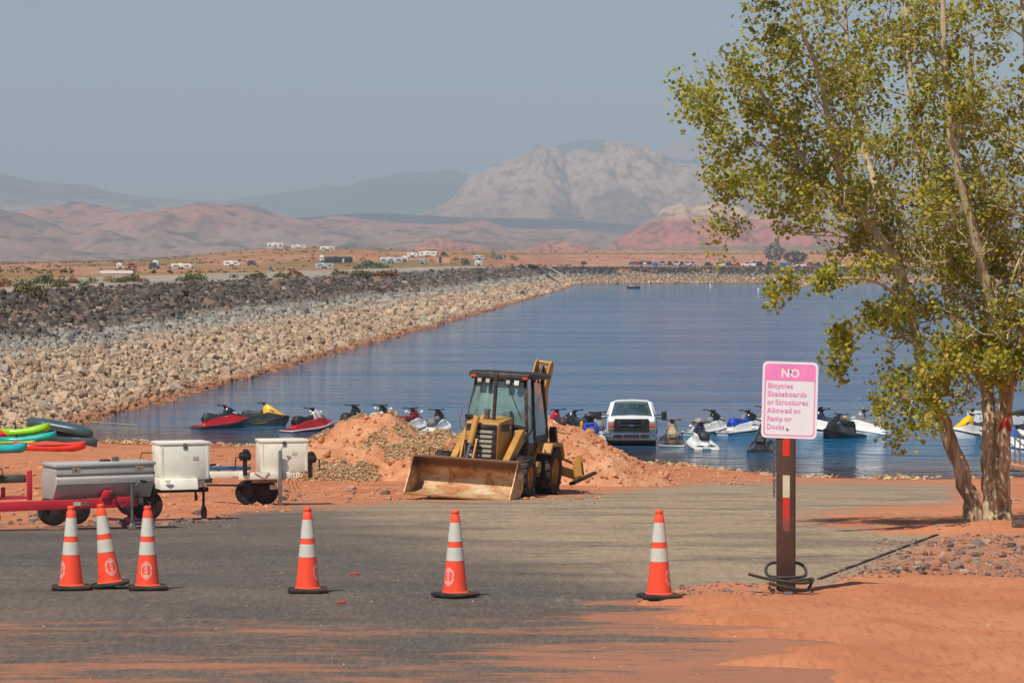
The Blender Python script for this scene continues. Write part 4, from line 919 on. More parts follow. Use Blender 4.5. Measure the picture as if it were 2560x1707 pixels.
MB().bar((-CW, cy0-.04, 1.69), (CW, cy0-.04, 1.48), .05, .06).build('screen_sill', BLKP, BH); MB().bar((-TW, cy0+.13, cz1-.1), (TW, cy0+.13, cz1-.1), .05, .07).build('screen_header', BLKP, BH)
# lower right front quarter panel with its pale pane
MB().prism([(.36, .62), (.36, 1.47), (CW, 1.47), (CW, .8), (CW-.1, .62)], cy0-.03, cy0+.03, 'y').build('quarter_panel', BLKP, BH, bevel=.01)
MB().prism(rrect(.30, .26, .05, 3, .55, 1.30), cy0-.045, cy0-.034, 'y').build('quarter_pane', pm('dusty_pane', S(188, 196, 190), .4, var=.1, scale=5, dirt=.25), BH)
MB().prism(rrect(.24, .30, .06, 3, .58, .92), cy0-.05, cy0-.034, 'y').build('toolbox_door', BLKP, BH, bevel=.01)
MB().prism([(-CW, .62), (-CW, 1.66), (-.36, 1.6), (-.36, .62)], cy0-.03, cy0+.03, 'y').build('quarter_panel', BLKP, BH, bevel=.01)
MB().prism(rrect(.24, .2, .05, 3, -.55, 1.46), cy0-.045, cy0-.034, 'y').build('quarter_pane', pm('dusty_pane', S(188, 196, 190)), BH)
rf = [(-TW-.14, cy0-.02), (TW+.14, cy0-.02), (TW+.2, cy0+.25), (TW+.2, cy1), (TW+.1, cy1+.15), (-TW-.1, cy1+.15), (-TW-.2, cy1), (-TW-.2, cy0+.25)]
MB().loft([[(x, y, cz1-.05) for x, y in rf], [(x, y, cz1+.05) for x, y in rf], [(x*.9, cy0+(y-cy0)*.94+.06, cz1+.09) for x, y in rf]]).build('roof', BLKP, BH, bevel=.015)
MB().box((0, cy0+.02, cz1-.045), (1.3, .1, .11)).build('light_bar', BLKP, BH, bevel=.01)
LENS = pm('lamp_lens', S(196, 190, 178), .2, var=.1); ORL = pm('orange_lens', S(196, 74, 34), .3, var=.1)
for i, x in enumerate((-.43, -.24, .23, .43)):
    hs = MB().box((x, cy0-.06, cz1-.13-.005*i), (.14, .08, .13)).build('work_light', BLKP, BH, bevel=.015)
    MB().box((x, cy0-.105, cz1-.13-.005*i), (.11 if i == 3 else .09, .012, .105 if i == 3 else .085)).build('lens', pm('bright_lens', S(235, 235, 230), .2) if i == 3 else LENS, hs, bevel=.008)
for x in (-.60, .60): MB().box((x, cy0-.04, cz1-.035), (.13, .03, .06)).build('marker_light', ORL, BH, bevel=.006)
MB().tube([(.2, cy0+.03, cz1-.18), (.36, cy0-.03, 2.1), (.55, cy0-.06, 1.75)], .009, 5).build('wiper', BLKPL, BH)
MB().box((0, 1.75, 1.15), (.5, .5, .14)).box((0, 2.0, 1.5), (.46, .12, .6)).build('operator_seat', BLKPL, BH, bevel=.04)
MB().lathe([(.17, 0), (.19, .012), (.17, .025)], 16, (-.02, 1.25, 1.55), (0, .5, 1)).build('steering_wheel', BLKPL, BH); MB().cyl((-.02, 1.2, 1.1), (-.02, 1.25, 1.55), .03, n=8).build('steering_column', BLKPL, BH)
MB().box((0, 1.5, .85), (1.2, 1.4, .12)).build('cab_floor', BLKP, BH)
MB().add([(-.6, cy1, 1.3), (.6, cy1, 1.3), (.52, cy1-.1, cz1-.15), (-.52, cy1-.1, cz1-.15)], [(0, 1, 2, 3)]).build('rear_glass', GLZ2, BH)
for s in (-1, 1):
    MB().prism([(1.45, .95), (1.62, 1.16), (2.5, 1.16), (2.75, .85), (2.66, .80), (2.46, 1.08), (1.68, 1.08), (1.55, .90)], s*.66, s*1.1, 'x').build('rear_fender', YEL if s > 0 else BLKP, BH, bevel=.01)
    MB().prism([(1.3, .62), (1.62, .9), (1.75, 1.08), (1.3, 1.0)], s*.72-.03, s*.72+.03, 'x').build('fender_bracket', YEL, BH)
    MB().box((s*.8, 1.05, .45), (.3, .34, .05)).box((s*.8, 1.05, .62), (.26, .3, .04)).build('step', BLKP, BH)
MB().box((.80, 1.25, .62), (.26, .3, .28)).build('battery_box', YEL, BH, bevel=.05)
MB().prism([(2.75, 1.5), (2.95, 1.15), (3.05, .72), (2.98, .68), (2.85, 1.05), (2.66, 1.4)], .70, .86, 'x').build('mud_flap', BLKP, BH)
# boom folded up behind the cab, leaning
def boomplate(x): return MB().prism([(2.75, 1.15), (2.98, 1.3), (3.1, 2.3), (3.38, 3.3), (3.34, 3.52), (3.2, 3.6), (3.04, 3.5), (2.82, 2.6), (2.6, 1.5)], x-.018, x+.018, 'x')
BM = Matrix.Translation((.05, 0, 0)) @ Matrix.Rotation(R(6), 4, 'Y') @ Matrix.Diagonal((1, 1, .84, 1))
for x in (-.17, .17): boomplate(x).xf(BM).build('boom_plate', YEL, BH, bevel=.006)
MB().prism([(2.9, 1.3), (3.02, 2.3), (3.12, 2.75), (3.16, 2.75), (3.06, 2.3), (2.95, 1.3)], -.16, .16, 'x').xf(BM).build('boom_web', YEL, BH)
for z in (1.6, 2.35, 3.0, 3.52): MB().cyl((-.2, 2.83+(z-1.6)*.21, z), (.2, 2.83+(z-1.6)*.21, z), .045, n=12).xf(BM).build('boom_pin', YEL, BH, smooth=40)
MB().cyl((-.10, 2.65, 2.05), (-.03, 2.86, 2.9), .07, n=14).xf(BM).build('boom_cylinder', pm('dark_yellow', S(150, 92, 48), .5, var=.2), BH, smooth=40)
MB().cyl((-.03, 2.86, 2.9), (.02, 3.06, 3.42), .042, n=12).xf(BM).build('cylinder_rod', pm('dark_rod', S(52, 54, 60), .3, .8), BH, smooth=40)
MB().tube(smoothpts([(.05, 2.8, 2.0), (.09, 2.95, 2.6), (.08, 3.05, 3.2), (.0, 3.12, 3.45)]), .022, 6).xf(BM).build('hydraulic_hose', BLKPL, BH, smooth=50)
MB().prism([(3.16, 3.4), (3.3, 3.45), (3.75, 2.2), (3.8, 1.3), (3.6, 1.3), (3.5, 2.1)], -.11, .11, 'x').xf(BM).build('dipper_arm', YEL, BH, bevel=.02)
MB().prism([(3.5, 1.35), (3.9, 1.3), (4.0, .9), (3.75, .6), (3.45, .75)], -.3, .3, 'x').build('rear_bucket', BUCK, BH, bevel=.02)
MB().box((0, 2.75, .85), (1.1, .3, .6)).build('swing_frame', YEL, BH, bevel=.02)
for s in (-1, 1):
    MB().bar((s*.5, 2.9, .62), (s*1.45, 2.95, .40), .14, .2).build('stabiliser_arm', YEL, BH, bevel=.01)
    MB().cyl((s*.45, 2.85, .95), (s*1.0, 2.9, .78), .06, n=12).cyl((s*1.0, 2.9, .78), (s*1.3, 2.93, .68), .032, n=10).build('stabiliser_cylinder', YEL, BH, smooth=40)
    MB().prism([(s*1.28, .36), (s*1.3, .84), (s*1.42, .86), (s*1.5, .44)], 2.86, 2.9, 'y').prism([(s*1.28, .36), (s*1.3, .84), (s*1.42, .86), (s*1.5, .44)], 3.0, 3.04, 'y').build('stabiliser_bracket', YEL, BH)
    MB().bar((s*1.22, 2.95, .22), (s*1.78, 2.95, .52), .34, .07).build('stabiliser_pad', BLKP, BH, bevel=.015)

# ------------------------------------------------------------------ heaps of dirt and dried pond weed
g = N('heap_dirt'); pos = g.geo().outputs['Position']; n1 = g.noise(pos, 1.6, 7, .65); n2 = g.noise(pos, 7, 5, .7)
c = g.mix(g.rng(n1, .35, .65), S(192, 126, 90), S(212, 158, 120)); c = g.mix(g.rng(n2, .54, .7, 0, .7), c, S(150, 84, 54))
DIRT = g.bsdf(c, .95, 0, g.bump(g.math('ADD', n1, g.math('MULTIPLY', n2, .5)), .9, .12), Specular_IOR_Level=.1)
g = N('pond_weed'); pos = g.geo().outputs['Position']; rnd = g.geo().outputs['Random Per Island']
c = g.ramp(rnd, [(0, S(204, 162, 122)), (.4, S(226, 194, 152)), (.75, S(214, 196, 148)), (1, S(200, 146, 106))]); c = g.mix(g.rng(g.noise(pos, 16, 4, .7), .5, .7, 0, .6), c, S(166, 136, 98))
WEED = g.bsdf(c, .95, 0, g.bump(g.noise(pos, 22, 4, .7), .9, .05), Specular_IOR_Level=.1)
def heap(name, cx_, cy_, lobes, label, seed):
    x = np.linspace(-6.5, 6.5, 110); y = np.linspace(-6.5, 6.5, 90); X, Y = np.meshgrid(x+cx_, y+cy_)
    H = 0*X
    for lx, ly, rx, ry, h in lobes:
        d = np.sqrt(((X-lx)/rx)**2+((Y-ly)/ry)**2); H = np.maximum(H, h*np.clip(1-d, 0, 1)**.95*(1-.25*np.clip(1-d*2.2, 0, 1)**2))
    m = ss(.05, .5, H); H = H+(fbm(X*.9, Y*.9, 5, seed, .55)*.42+.16*np.abs(fbm(X*2.8, Y*2.8, 4, seed+4)))*m
    Z = pz(X, Y)+H-.16*(1-m)-.02
    return tag(link(name, gridmesh(name, X, Y, Z), DIRT), label, 'dirt pile', 'heaps of excavated dirt'), (X, Y, Z, H)
L1 = [(-3.7, 86., 2.9, 3.4, 2.0), (-1.6, 83.5, 2.6, 2.8, 1.45), (-4.6, 83.5, 2.6, 2.6, 1.05)]
L2 = [(.7, 83.5, 3.0, 3.6, 2.0), (2.1, 82.2, 2.4, 2.8, 1.1)]
h1, d1 = heap('dirt_pile', -3.2, 85, L1, 'orange dirt heap topped with pale dried pond weed, left of the backhoe', 51)
h2, d2 = heap('dirt_pile', 1.2, 83, L2, 'bare orange dirt heap sloping down to the right behind the backhoe', 61)
def on(d, n, thr, seed, cond=None):
    X, Y, Z, H = [q.ravel() for q in d]; k = (H > thr); k = k & cond(X, Y, Z, H) if cond else k
    i = rng.choice(np.where(k)[0], n); return np.stack([X[i]+rng.uniform(-.06, .06, n), Y[i]+rng.uniform(-.07, .07, n), Z[i]], -1)
tag(link('dirt_clod', many('dirt_clod', on(d1, 900, .12, 1), np.exp(rng.normal(-3.25, .5, 900)), .35), DIRT, h1), kind='stuff'); tag(link('dirt_clod', many('dirt_clod', on(d2, 1300, .10, 2), np.exp(rng.normal(-3.2, .5, 1300)), .35), DIRT, h2), kind='stuff')
wc = lambda X, Y, Z, H: (fbm(X*.55, Y*.7, 3, 91)+.25*ss(1.5, 2.2, H)+.25*ss(-3., -1., X)*(Y < 84.5) > .02)
def strands(name, C, L, wd):
    n = len(C); a = rng.normal(size=(n, 3)); a[:, 2] *= .45; a /= np.linalg.norm(a, axis=1)[:, None]; b = np.cross(a, rng.normal(size=(n, 3))); b /= np.linalg.norm(b, axis=1)[:, None]
    l = (L*rng.uniform(.5, 1.6, n))[:, None]; w_ = (wd*rng.uniform(.5, 1.5, n))[:, None]; up = np.array([0, 0, 1])*l*.25
    V = np.stack([C-a*l-b*w_*.4, C-a*l+b*w_*.4, C+b*w_+up, C+a*l+b*w_*.4, C+a*l-b*w_*.4, C-b*w_+up], 1).reshape(-1, 3)
    i = np.arange(n)*6; return npmesh(name, V, np.concatenate([np.stack([i, i+1, i+2, i+5], -1), np.stack([i+5, i+2, i+3, i+4], -1)]))
C = on(d1, 38000, .16, 3, wc); tag(link('dried_pond_weed', strands('dried_pond_weed', C+np.stack([0*C[:, 0], 0*C[:, 0], np.abs(rng.normal(0, .05, len(C)))], -1), .05, .011), WEED), 'pale dried pond weed matted over the dirt heap', 'pond weed', kind='stuff')
# weed line along the water's edge
n = 7000; sx = rng.uniform(-18, 22, n); sy = shore(sx)-rng.gamma(2., .45, n)-.1; k = fbm(sx*.35, sx*0, 4, 15)+rng.normal(0, .25, n) > -.05; sx, sy = sx[k], sy[k]
tag(link('shore_weed', strands('shore_weed', np.stack([sx, sy, pz(sx, sy)+np.abs(rng.normal(0, .05, len(sx)))], -1), .10, .025), WEED), 'line of dried weed washed up along the shore', 'pond weed', kind='stuff')
# ------------------------------------------------------------------ jet skis on the water
def lerp_tab(tab, x):
    xs = [t[0] for t in tab]; return [float(np.interp(x, xs, [t[k] for t in tab])) for k in range(1, len(tab[0]))]
HULL = [(-1.58, .52, -.05, .15), (-1.45, .57, -.14, .16), (-1.0, .60, -.2, .18), (0, .60, -.22, .22), (.6, .55, -.22, .27), (1.0, .42, -.18, .33), (1.3, .26, -.08, .38), (1.5, .13, .08, .41), (1.62, .04, .22, .42)]
POD = [(-1.58, .14, .19, .17), (-1.1, .2, .21, .17), (-.98, .24, .42, .14), (-.6, .25, .50, .12), (.2, .26, .56, .12), (.5, .30, .66, .18), (.85, .29, .60, .30), (1.2, .19, .50, .38), (1.5, .09, .44, .42), (1.62, .03, .43, .43)]
def jet_ski(px, row, th, label, hull, deck, seat, cowl, bumper=None, mirrors=None, sink=0, s=1., extra=None, screen=False):
    D = (CAMZ)*F/(row-HY); root = empty('jet_ski', ((px-HX)/F*D, D, -.05-sink)); root.rotation_euler = (R(random.uniform(-2, 2)), R(random.uniform(-3, 0)), R(th)); root.scale = (.80*s, .88*s, .97*s)
    tag(root, label, 'jet ski', 'jet skis moored off the ramp')
    def mat(c, r=.3): return pm('gelcoat_%d_%d_%d' % tuple(int(q*999) for q in c), c, r, var=.06, scale=1.5, dirt=.05, Coat_Weight=.4)
    xs = list(np.linspace(-1.58, 1.62, 19)); rings = []
    for x in xs:
        w_, k, gw = lerp_tab(HULL, x); rings.append([(x, 0, k), (x, -w_*.55, k+.05), (x, -w_*.9, k+.16*min(1, w_*2)), (x, -w_, gw-.07), (x, -w_, gw), (x, w_, gw), (x, w_, gw-.07), (x, w_*.9, k+.16*min(1, w_*2)), (x, w_*.55, k+.05)])
    MB().loft(rings).build('hull', mat(hull), root, smooth=35)
    rings = []
    for x in xs:
        w_, k, gw = lerp_tab(HULL, x); pw, pzz, fz = lerp_tab(POD, x); pw = min(pw, w_*.8); fz = max(min(fz, gw+.02), k+.05)
        half = [(w_*.97, gw-.01), (w_*.95, gw+.03), (w_*.86, gw+.04), (w_*.8, fz+.02), (pw*1.12, fz), (pw*1.02, (fz+pzz)/2), (pw*.9, pzz-.02), (pw*.5, pzz+.02)]
        rings.append([(x, -y, z) for y, z in half]+[(x, y, z) for y, z in half[::-1]])
    MB().loft(rings).build('deck', mat(deck), root, smooth=35)
    bp = []
    for x in xs: w_, k, gw = lerp_tab(HULL, x); bp.append((x, w_+.005, gw-.03))
    MB().tube(bp+[(1.66, 0, .40)]+[(x, -y, z) for x, y, z in bp[::-1]], .028, 6, closed=True).build('bumper', bumper and mat(bumper) or BLKPL, root, smooth=50)
    SEAT = [(-1.08, .17, .60, .40), (-.98, .2, .74, .42), (-.7, .19, .77, .46), (-.45, .17, .70, .48), (-.1, .16, .68, .5), (.15, .14, .76, .52), (.26, .1, .8, .54)]
    rings = []
    for x in np.linspace(-1.08, .26, 12):
        w_, t, bt = lerp_tab(SEAT, x); rings.append([(x, -w_*1.15, bt), (x, -w_*1.1, t-.10), (x, -w_*.75, t-.015), (x, 0, t), (x, w_*.75, t-.015), (x, w_*1.1, t-.10), (x, w_*1.15, bt)])
    MB().loft(rings).build('seat', pm('seat_%d_%d_%d' % tuple(int(q*999) for q in seat), seat, .6, var=.12), root, smooth=45)
    COWL = [(.18, .13, .86, .5), (.3, .2, .98, .52), (.45, .25, .98, .55), (.7, .27, .86, .56), (.95, .24, .70, .50), (1.2, .15, .56, .46), (1.42, .05, .46, .42)]
    rings = []
    for x in np.linspace(.18, 1.42, 11):
        w_, t, bt = lerp_tab(COWL, x); rings.append([(x, -w_, bt), (x, -w_*.95, (bt+t)/2+.04), (x, -w_*.55, t-.01), (x, 0, t+.015), (x, w_*.55, t-.01), (x, w_*.95, (bt+t)/2+.04), (x, w_, bt)])
    MB().loft(rings).build('cowl', mat(cowl), root, smooth=45)
    for q in (-1, 1):
        V = []; xg = np.linspace(-.9, 1.25, 10)
        for i, x in enumerate(xg):
            pw, pzz, fz = lerp_tab(POD, x); w_, k, gw = lerp_tab(HULL, x); h_ = .07*math.sin(math.pi*i/9)+.015; zc = gw-.045
            V += [(x, q*(w_+.004), zc-h_*.55), (x, q*(w_+.004), min(gw-.005, zc+h_*.45))]
        MB().add(V, [(2*i, 2*i+1, 2*i+3, 2*i+2) for i in range(9)]).build('side_graphic', mat(cowl if cowl != hull else GY), root)
        MB().box((.72, q*.262, .70), (.26, .012, .07), rotm(0, 14, q*4)).build('hood_decal', mat(GY if sum(cowl) > .8 else WH), root)
    hb = MB().tube(smoothpts([(.02, -.38, 1.06), (.1, -.22, 1.07), (.22, -.1, 1.0), (.22, .1, 1.0), (.1, .22, 1.07), (.02, .38, 1.06)]), .02, 7).tube([(.3, 0, .86), (.2, 0, 1.02)], .05, 8).box((.22, 0, 1.03), (.16, .2, .08)).build('handlebar', BLKPL, root, smooth=50)
    for q in (-1, 1): MB().cyl((.06, q*.27, 1.07), (.01, q*.41, 1.06), .03, n=8).build('grip', BLACK, hb, smooth=50)
    if screen: MB().add([(.42, -.24, .98), (.42, .24, .98), (.3, .2, 1.16), (.3, -.2, 1.16)], [(0, 1, 2, 3)]).build('windscreen', BLKPL, root)
    if mirrors is not None:
        for q in (-1, 1):
            MB().tube([(.55, q*.24, .84), (.5, q*.36, .88)], .02, 6).ball((.46, q*.42, .89), .09, 10, 6, (.5, 1, .55)).build('mirror', mirrors, root, smooth=60)
    tail = MB().prism([(-.27, .20), (.27, .20), (.2, .46), (-.2, .46)], -1.06, -1.0, 'x').build('rear_panel', mat(deck), root, bevel=.015)
    MB().tube([(-1.05, -.16, .5), (-1.16, -.14, .53), (-1.16, .14, .53), (-1.05, .16, .5)], .02, 6).build('grab_handle', BLKPL, root, smooth=50)
    MB().box((-1.35, 0, .205), (.38, .8, .02)).build('traction_mat', BLACK, root, bevel=.006)
    if extra: extra(root)
    return root
WH, RD, DR, BK, GY, NV, BL, YL, BG = S(228, 228, 224), S(190, 26, 36), S(120, 22, 30), S(28, 30, 32), S(120, 120, 120), S(30, 36, 72), S(22, 66, 176), S(244, 190, 20), S(170, 152, 122)
MIRR = pm('mirror_shell', S(232, 232, 232), .25, var=.04)
def jackets(r):
    MB().ball((-.2, -.2, .68), .2, 12, 8, (1, .6, .9)).ball((-.15, .26, .62), .22, 12, 8, (.8, .5, 1.2)).ball((-.25, .05, .8), .15, 10, 6, (1, 1.6, .5)).ball((-.1, -.3, .55), .14, 10, 6, (1, .6, 1.2)).build('life_jacket', pm('blue_jacket', S(20, 70, 190), .7, var=.2), r, smooth=60)
    MB().ball((.1, .42, .75), .15, 10, 7, (.8, .6, 1.2)).ball((.05, .5, .5), .16, 10, 7, (.8, .5, 1.2)).build('life_jacket', pm('orange_jacket', S(226, 150, 50), .7, var=.2), r, smooth=60); MB().ball((.2, -.02, 1.1), .22, 12, 8, (.7, 1.5, .7)).build('bar_cover', BLKPL, r, smooth=60)
def fend(r):
    for q in (-.38, .38): MB().cyl((-1.62, q-.18, .02), (-1.62, q+.18, .02), .1, n=10).build('fender', pm('fender_white', S(214, 206, 186), .5), r, smooth=50)
jet_ski(554, 1069, 28, 'red jet ski with black seat, leftmost on the water', BK, RD, S(52, 52, 54), BK, BK)
jet_ski(652, 1062, -10, 'jet ski with bright yellow hood and charcoal hull', S(44, 48, 50), S(38, 40, 42), BK, YL, BK)
jet_ski(774, 1077, 42, 'red jet ski with white hood panels and white bumper, left of the dirt heap', DR, RD, BK, S(190, 188, 184), WH, MIRR)
jet_ski(880, 1068, 68, 'black jet ski peeking over the weedy dirt heap', BK, BK, BK, BK, BK)
jet_ski(950, 1068, 70, 'black and white jet ski with white mirrors just right of the heap top', WH, WH, S(200, 200, 198), BK, BK, MIRR)
jet_ski(1027, 1077, 66, 'white jet ski with dark red seat and mirrors, seen from its stern', WH, WH, DR, DR, WH, MIRR)
jet_ski(1092, 1081, 74, 'white jet ski with grey seat and black hood beside the loader cab', WH, WH, S(110, 110, 112), BK, WH)
jet_ski(1397, 1081, 108, 'white jet ski with red hood just right of the loader cab', WH, WH, S(70, 36, 38), RD, BK)
jet_ski(1446, 1083, 150, 'low black jet ski left of the jet ski with the blue jackets', BK, BK, BK, BK, BK)
jet_ski(1495, 1089, 92, 'pale jet ski with chrome bars half hidden by the pickup', S(200, 200, 200), S(180, 180, 182), GY, CHROME and S(206, 206, 206), BK, MIRR)
jet_ski(1479, 1104, 92, 'white jet ski hung with blue life jackets beside the pickup', WH, WH, S(40, 60, 120), BK, WH, extra=jackets)
jet_ski(1680, 1111, 88, 'beige and black jet ski moored right of the pickup', BK, S(92, 78, 70), BG, BG, WH)
jet_ski(1753, 1118, 96, 'white and navy jet ski with two white fenders at its stern', WH, WH, S(44, 44, 50), NV, WH, MIRR, extra=fend)
jet_ski(1772, 1083, 46, 'white jet ski with grey seat and black hood behind the fendered one', WH, WH, S(140, 140, 140), BK, BK)
jet_ski(1862, 1084, 38, 'white jet ski with bright blue seat, half behind the sign', WH, WH, BL, BK, BK)
jet_ski(1898, 1072, 18, 'jet ski with taupe seat, farthest of those behind the sign', S(190, 186, 178), WH, S(126, 114, 104), BK, BK)
jet_ski(1905, 1125, 82, 'black jet ski nearest the shore, left of the sign post', S(40, 42, 46), S(46, 48, 52), BK, S(50, 52, 56), BK, MIRR)
jet_ski(2066, 1080, 146, 'white jet ski with navy hood just right of the sign', WH, WH, NV, NV, BK, screen=True)
jet_ski(2102, 1093, 232, 'black jet ski with yellow trim and chrome bars, between sign and tree', BK, BK, BK, S(34, 36, 38), BK, CHROME, extra=lambda r: MB().ball((.12, .25, .86), .16, 10, 7, (1, .7, .8)).build('yellow_trim', pm('yellow_trim', S(224, 170, 40), .4), r, smooth=60))
jet_ski(2166, 1083, 138, 'white jet ski with grey seat, its stern towards the tree', WH, WH, S(120, 118, 112), GY, WH)
jet_ski(2436, 1093, 214, 'white jet ski with yellow hood glimpsed between the tree trunks', WH, WH, S(80, 80, 84), YL, BK)
jet_ski(2528, 1098, 160, 'jet ski with red hood right of the trunk with the red cross', WH, WH, BK, RD, BK)
jet_ski(2552, 1128, 160, 'jet ski with bright blue hood beside the gangway rail', WH, WH, BK, S(24, 110, 210), BK)
# small white boat at the right edge
D = CAMZ*F/(1082-HY); bt = empty('runabout_boat', ((2560-HX)/F*D, D, 0)); bt.rotation_euler = (0, 0, R(172)); tag(bt, 'white runabout boat at the right edge behind the tree', 'boat')
rings = []
for x in np.linspace(-2.4, 2.4, 14):
    t = max(0, x/2.4); w_ = 1.0*(1-t**2.4)+.02; rings.append([(x, 0, -.3+.7*t**3), (x, -w_*.8, -.05+.5*t**3), (x, -w_, .75+.2*t), (x, w_, .75+.2*t), (x, w_*.8, -.05+.5*t**3)])
MB().loft(rings).build('hull', pm('boat_white', S(232, 232, 230), .3, var=.04), bt, smooth=35)
MB().prism([(-.3, .8), (-.1, 1.0), (.55, .85), (.3, .8)], -.8, .8, 'y').build('windscreen', BLKPL, bt); MB().box((-1., 0, .82), (1.6, 1.4, .06)).build('seat_deck', pm('vinyl', S(205, 200, 190), .5), bt, bevel=.02)

# mooring rope and a drifting white float
r0, r1 = P(2208, 1077, 137), P(2425, 1064, 136)
tag(MB().tube(smoothpts([r0, (r0+r1)/2-Vector((0, 0, .05)), r1]), .012, 5).build('mooring_rope', pm('rope', S(188, 176, 140), .9)), 'pale mooring rope stretched over the water behind the leaning trunk', 'rope')
q = P(188, 1054, 145.3); fl = empty('float', (q.x, q.y, 0)); tag(fl, 'small white float drifting at the foot of the rocks', 'float'); MB().box((0, 0, .06), (.38, .2, .12)).build('body', pm('foam_white', S(230, 230, 226), .6), fl, bevel=.03)
tag(MB().tube(smoothpts([(q.x+.1, q.y-.3, .05), (q.x+1.4, q.y-1.2, .03), (q.x+3.2, q.y-3.4, .02)]), .012, 5).build('tether_line', pm('yellow_line', S(206, 190, 100), .8)), 'thin yellow line floating out from the rocks', 'rope')

# ------------------------------------------------------------------ pickup truck standing in the shallows
D = 126.4; T = empty('pickup_truck', ((1579-HX)/F*D, D, -.24)); T.rotation_euler = (R(-2.5), 0, R(-2)); tag(T, 'white pickup truck facing the ramp with its wheels in the water', 'pickup')
TWH = pm('truck_white', S(244, 244, 244), .4, var=.02, scale=1, dirt=.03, Coat_Weight=.2); TGL = glass('truck_glass', (.62, .82, .78), .04)
zo = .24
def ring(y, hw, zb, zt, r=.1):
    return [(x, y, z) for x, z in ((-hw, zb), (-hw*1.0, (zb+zt)/2), (-hw*.985, zt-r), (-hw*.93, zt-.02), (-hw*.6, zt+.012), (0, zt+.03), (hw*.6, zt+.012), (hw*.93, zt-.02), (hw*.985, zt-r), (hw, (zb+zt)/2), (hw, zb))]
MB().loft([ring(.02, .93, .62, 1.24), ring(.15, .96, .6, 1.29), ring(.6, .985, .58, 1.34), ring(1.25, .99, .55, 1.42), ring(1.32, .99, .55, 1.42), ring(3.2, 1.0, .55, 1.40), ring(3.3, 1.0, .55, 1.36), ring(5.6, 1.0, .55, 1.38)]).build('body', TWH, T, smooth=40)
MB().prism([(-.52, 1.2), (.52, 1.2), (.46, 1.31), (-.46, 1.31)], .1, 1.2, 'y').build('hood_bulge', TWH, T, bevel=.03)
cabr = lambda y, hb, ht, zt: [(-hb, y[0], 1.4), (-ht, y[1], zt-.06), (-ht*.9, y[1], zt), (0, y[1], zt+.03), (ht*.9, y[1], zt), (ht, y[1], zt-.06), (hb, y[0], 1.4)]
# roof, pillars and panes
MB().loft([[(-.69, 1.95, 1.97), (-.58, 1.92, 2.0), (0, 1.9, 2.03), (.58, 1.92, 2.0), (.69, 1.95, 1.97), (.69, 1.98, 1.93), (-.69, 1.98, 1.93)], [(-.75, 2.3, 1.99), (-.62, 2.3, 2.05), (0, 2.3, 2.08), (.62, 2.3, 2.05), (.75, 2.3, 1.99), (.77, 2.3, 1.94), (-.77, 2.3, 1.94)],
            [(-.74, 3.0, 1.98), (-.62, 3.05, 2.03), (0, 3.05, 2.06), (.62, 3.05, 2.03), (.74, 3.0, 1.98), (.76, 3.0, 1.92), (-.76, 3.0, 1.92)]]).build('roof', TWH, T, smooth=40)
for s in (-1, 1):
    MB().bar((s*.86, 1.28, 1.40), (s*.70, 1.96, 1.96), .08, .09).build('windscreen_pillar', TWH, T, bevel=.02); MB().bar((s*.95, 3.1, 1.38), (s*.75, 3.0, 1.96), .08, .16).build('rear_pillar', TWH, T, bevel=.02)
    MB().add([(s*.95, 1.4, 1.4), (s*.96, 3.05, 1.4), (s*.77, 2.95, 1.92), (s*.76, 2.02, 1.93)], [(0, 1, 2, 3)]).build('side_glass', TGL, T)
MB().loft([[(x*.87, 1.26-.05*(1-(x/.95)**2), 1.43) for x in np.linspace(-.95, .95, 9)]+[(.68, 1.95, 1.95), (-.68, 1.95, 1.95)]]*1+[[(x*.87, 1.265-.05*(1-(x/.95)**2), 1.432) for x in np.linspace(-.95, .95, 9)]+[(.68, 1.955, 1.952), (-.68, 1.955, 1.952)]]).build('windscreen', TGL, T)
MB().add([(-.7, 3.05, 1.45), (.7, 3.05, 1.45), (.66, 3.02, 1.9), (-.66, 3.02, 1.9)], [(0, 1, 2, 3)]).build('rear_glass', glass('clear_rear', (.85, .9, .85), .05), T)
MB().box((0, 1.5, 1.36), (1.7, .5, .14)).build('dashboard', BLKPL, T, bevel=.04)
for x in (-.42, .42): MB().box((x, 2.4, 1.42), (.5, .16, .62)).box((x, 2.44, 1.78), (.26, .12, .2)).build('seat', pm('truck_seat', S(44, 48, 52), .8), T, bevel=.05)
MB().box((0.02, 1.98, 1.86), (.26, .03, .08)).build('rear_view_mirror', BLKPL, T, bevel=.01)
MB().box((.1, 3.2, 1.6), (.62, .05, .26)).build('rear_daylight_panel', pm('painted_daylight', S(220, 226, 200), .5, var=.1), T)  # pale panel added behind the cab, painted brightness for the rear window
MB().lathe([(.16, 0), (.18, .015), (.16, .03)], 16, (.42, 1.78, 1.45), (0, -.5, 1)).build('steering_wheel', BLKPL, T)
GR = pm('grille_dark', S(28, 28, 30), .45, var=.1)
gz0, gz1 = .54+zo, 1.06+zo
o_, i_ = rrect(1.38, .54, .06, 4, 0, (gz0+gz1)/2), rrect(1.12, .40, .04, 4, 0, (gz0+gz1)/2); n = len(o_)
m = MB().loft([[(x, -.03, z) for x, z in i_], [(x, -.06, z) for x, z in i_], [(x, -.06, z) for x, z in o_], [(x, .08, z) for x, z in o_]], cap=False); gr_ = m.build('grille', GR, T, bevel=.008)
MB().box((0, .02, (gz0+gz1)/2), (1.3, .04, .5)).build('grille_backing', BLKPL, gr_)
for k in range(3): MB().box((0, -.035, gz0+.11+.15*k), (1.1, .03, .055)).build('grille_bar', GR, gr_, bevel=.01)
for s in (-1, 1): MB().box((s*.48, -.04, (gz0+gz1)/2), (.14, .04, .4)).build('grille_bar', GR, gr_, bevel=.01)
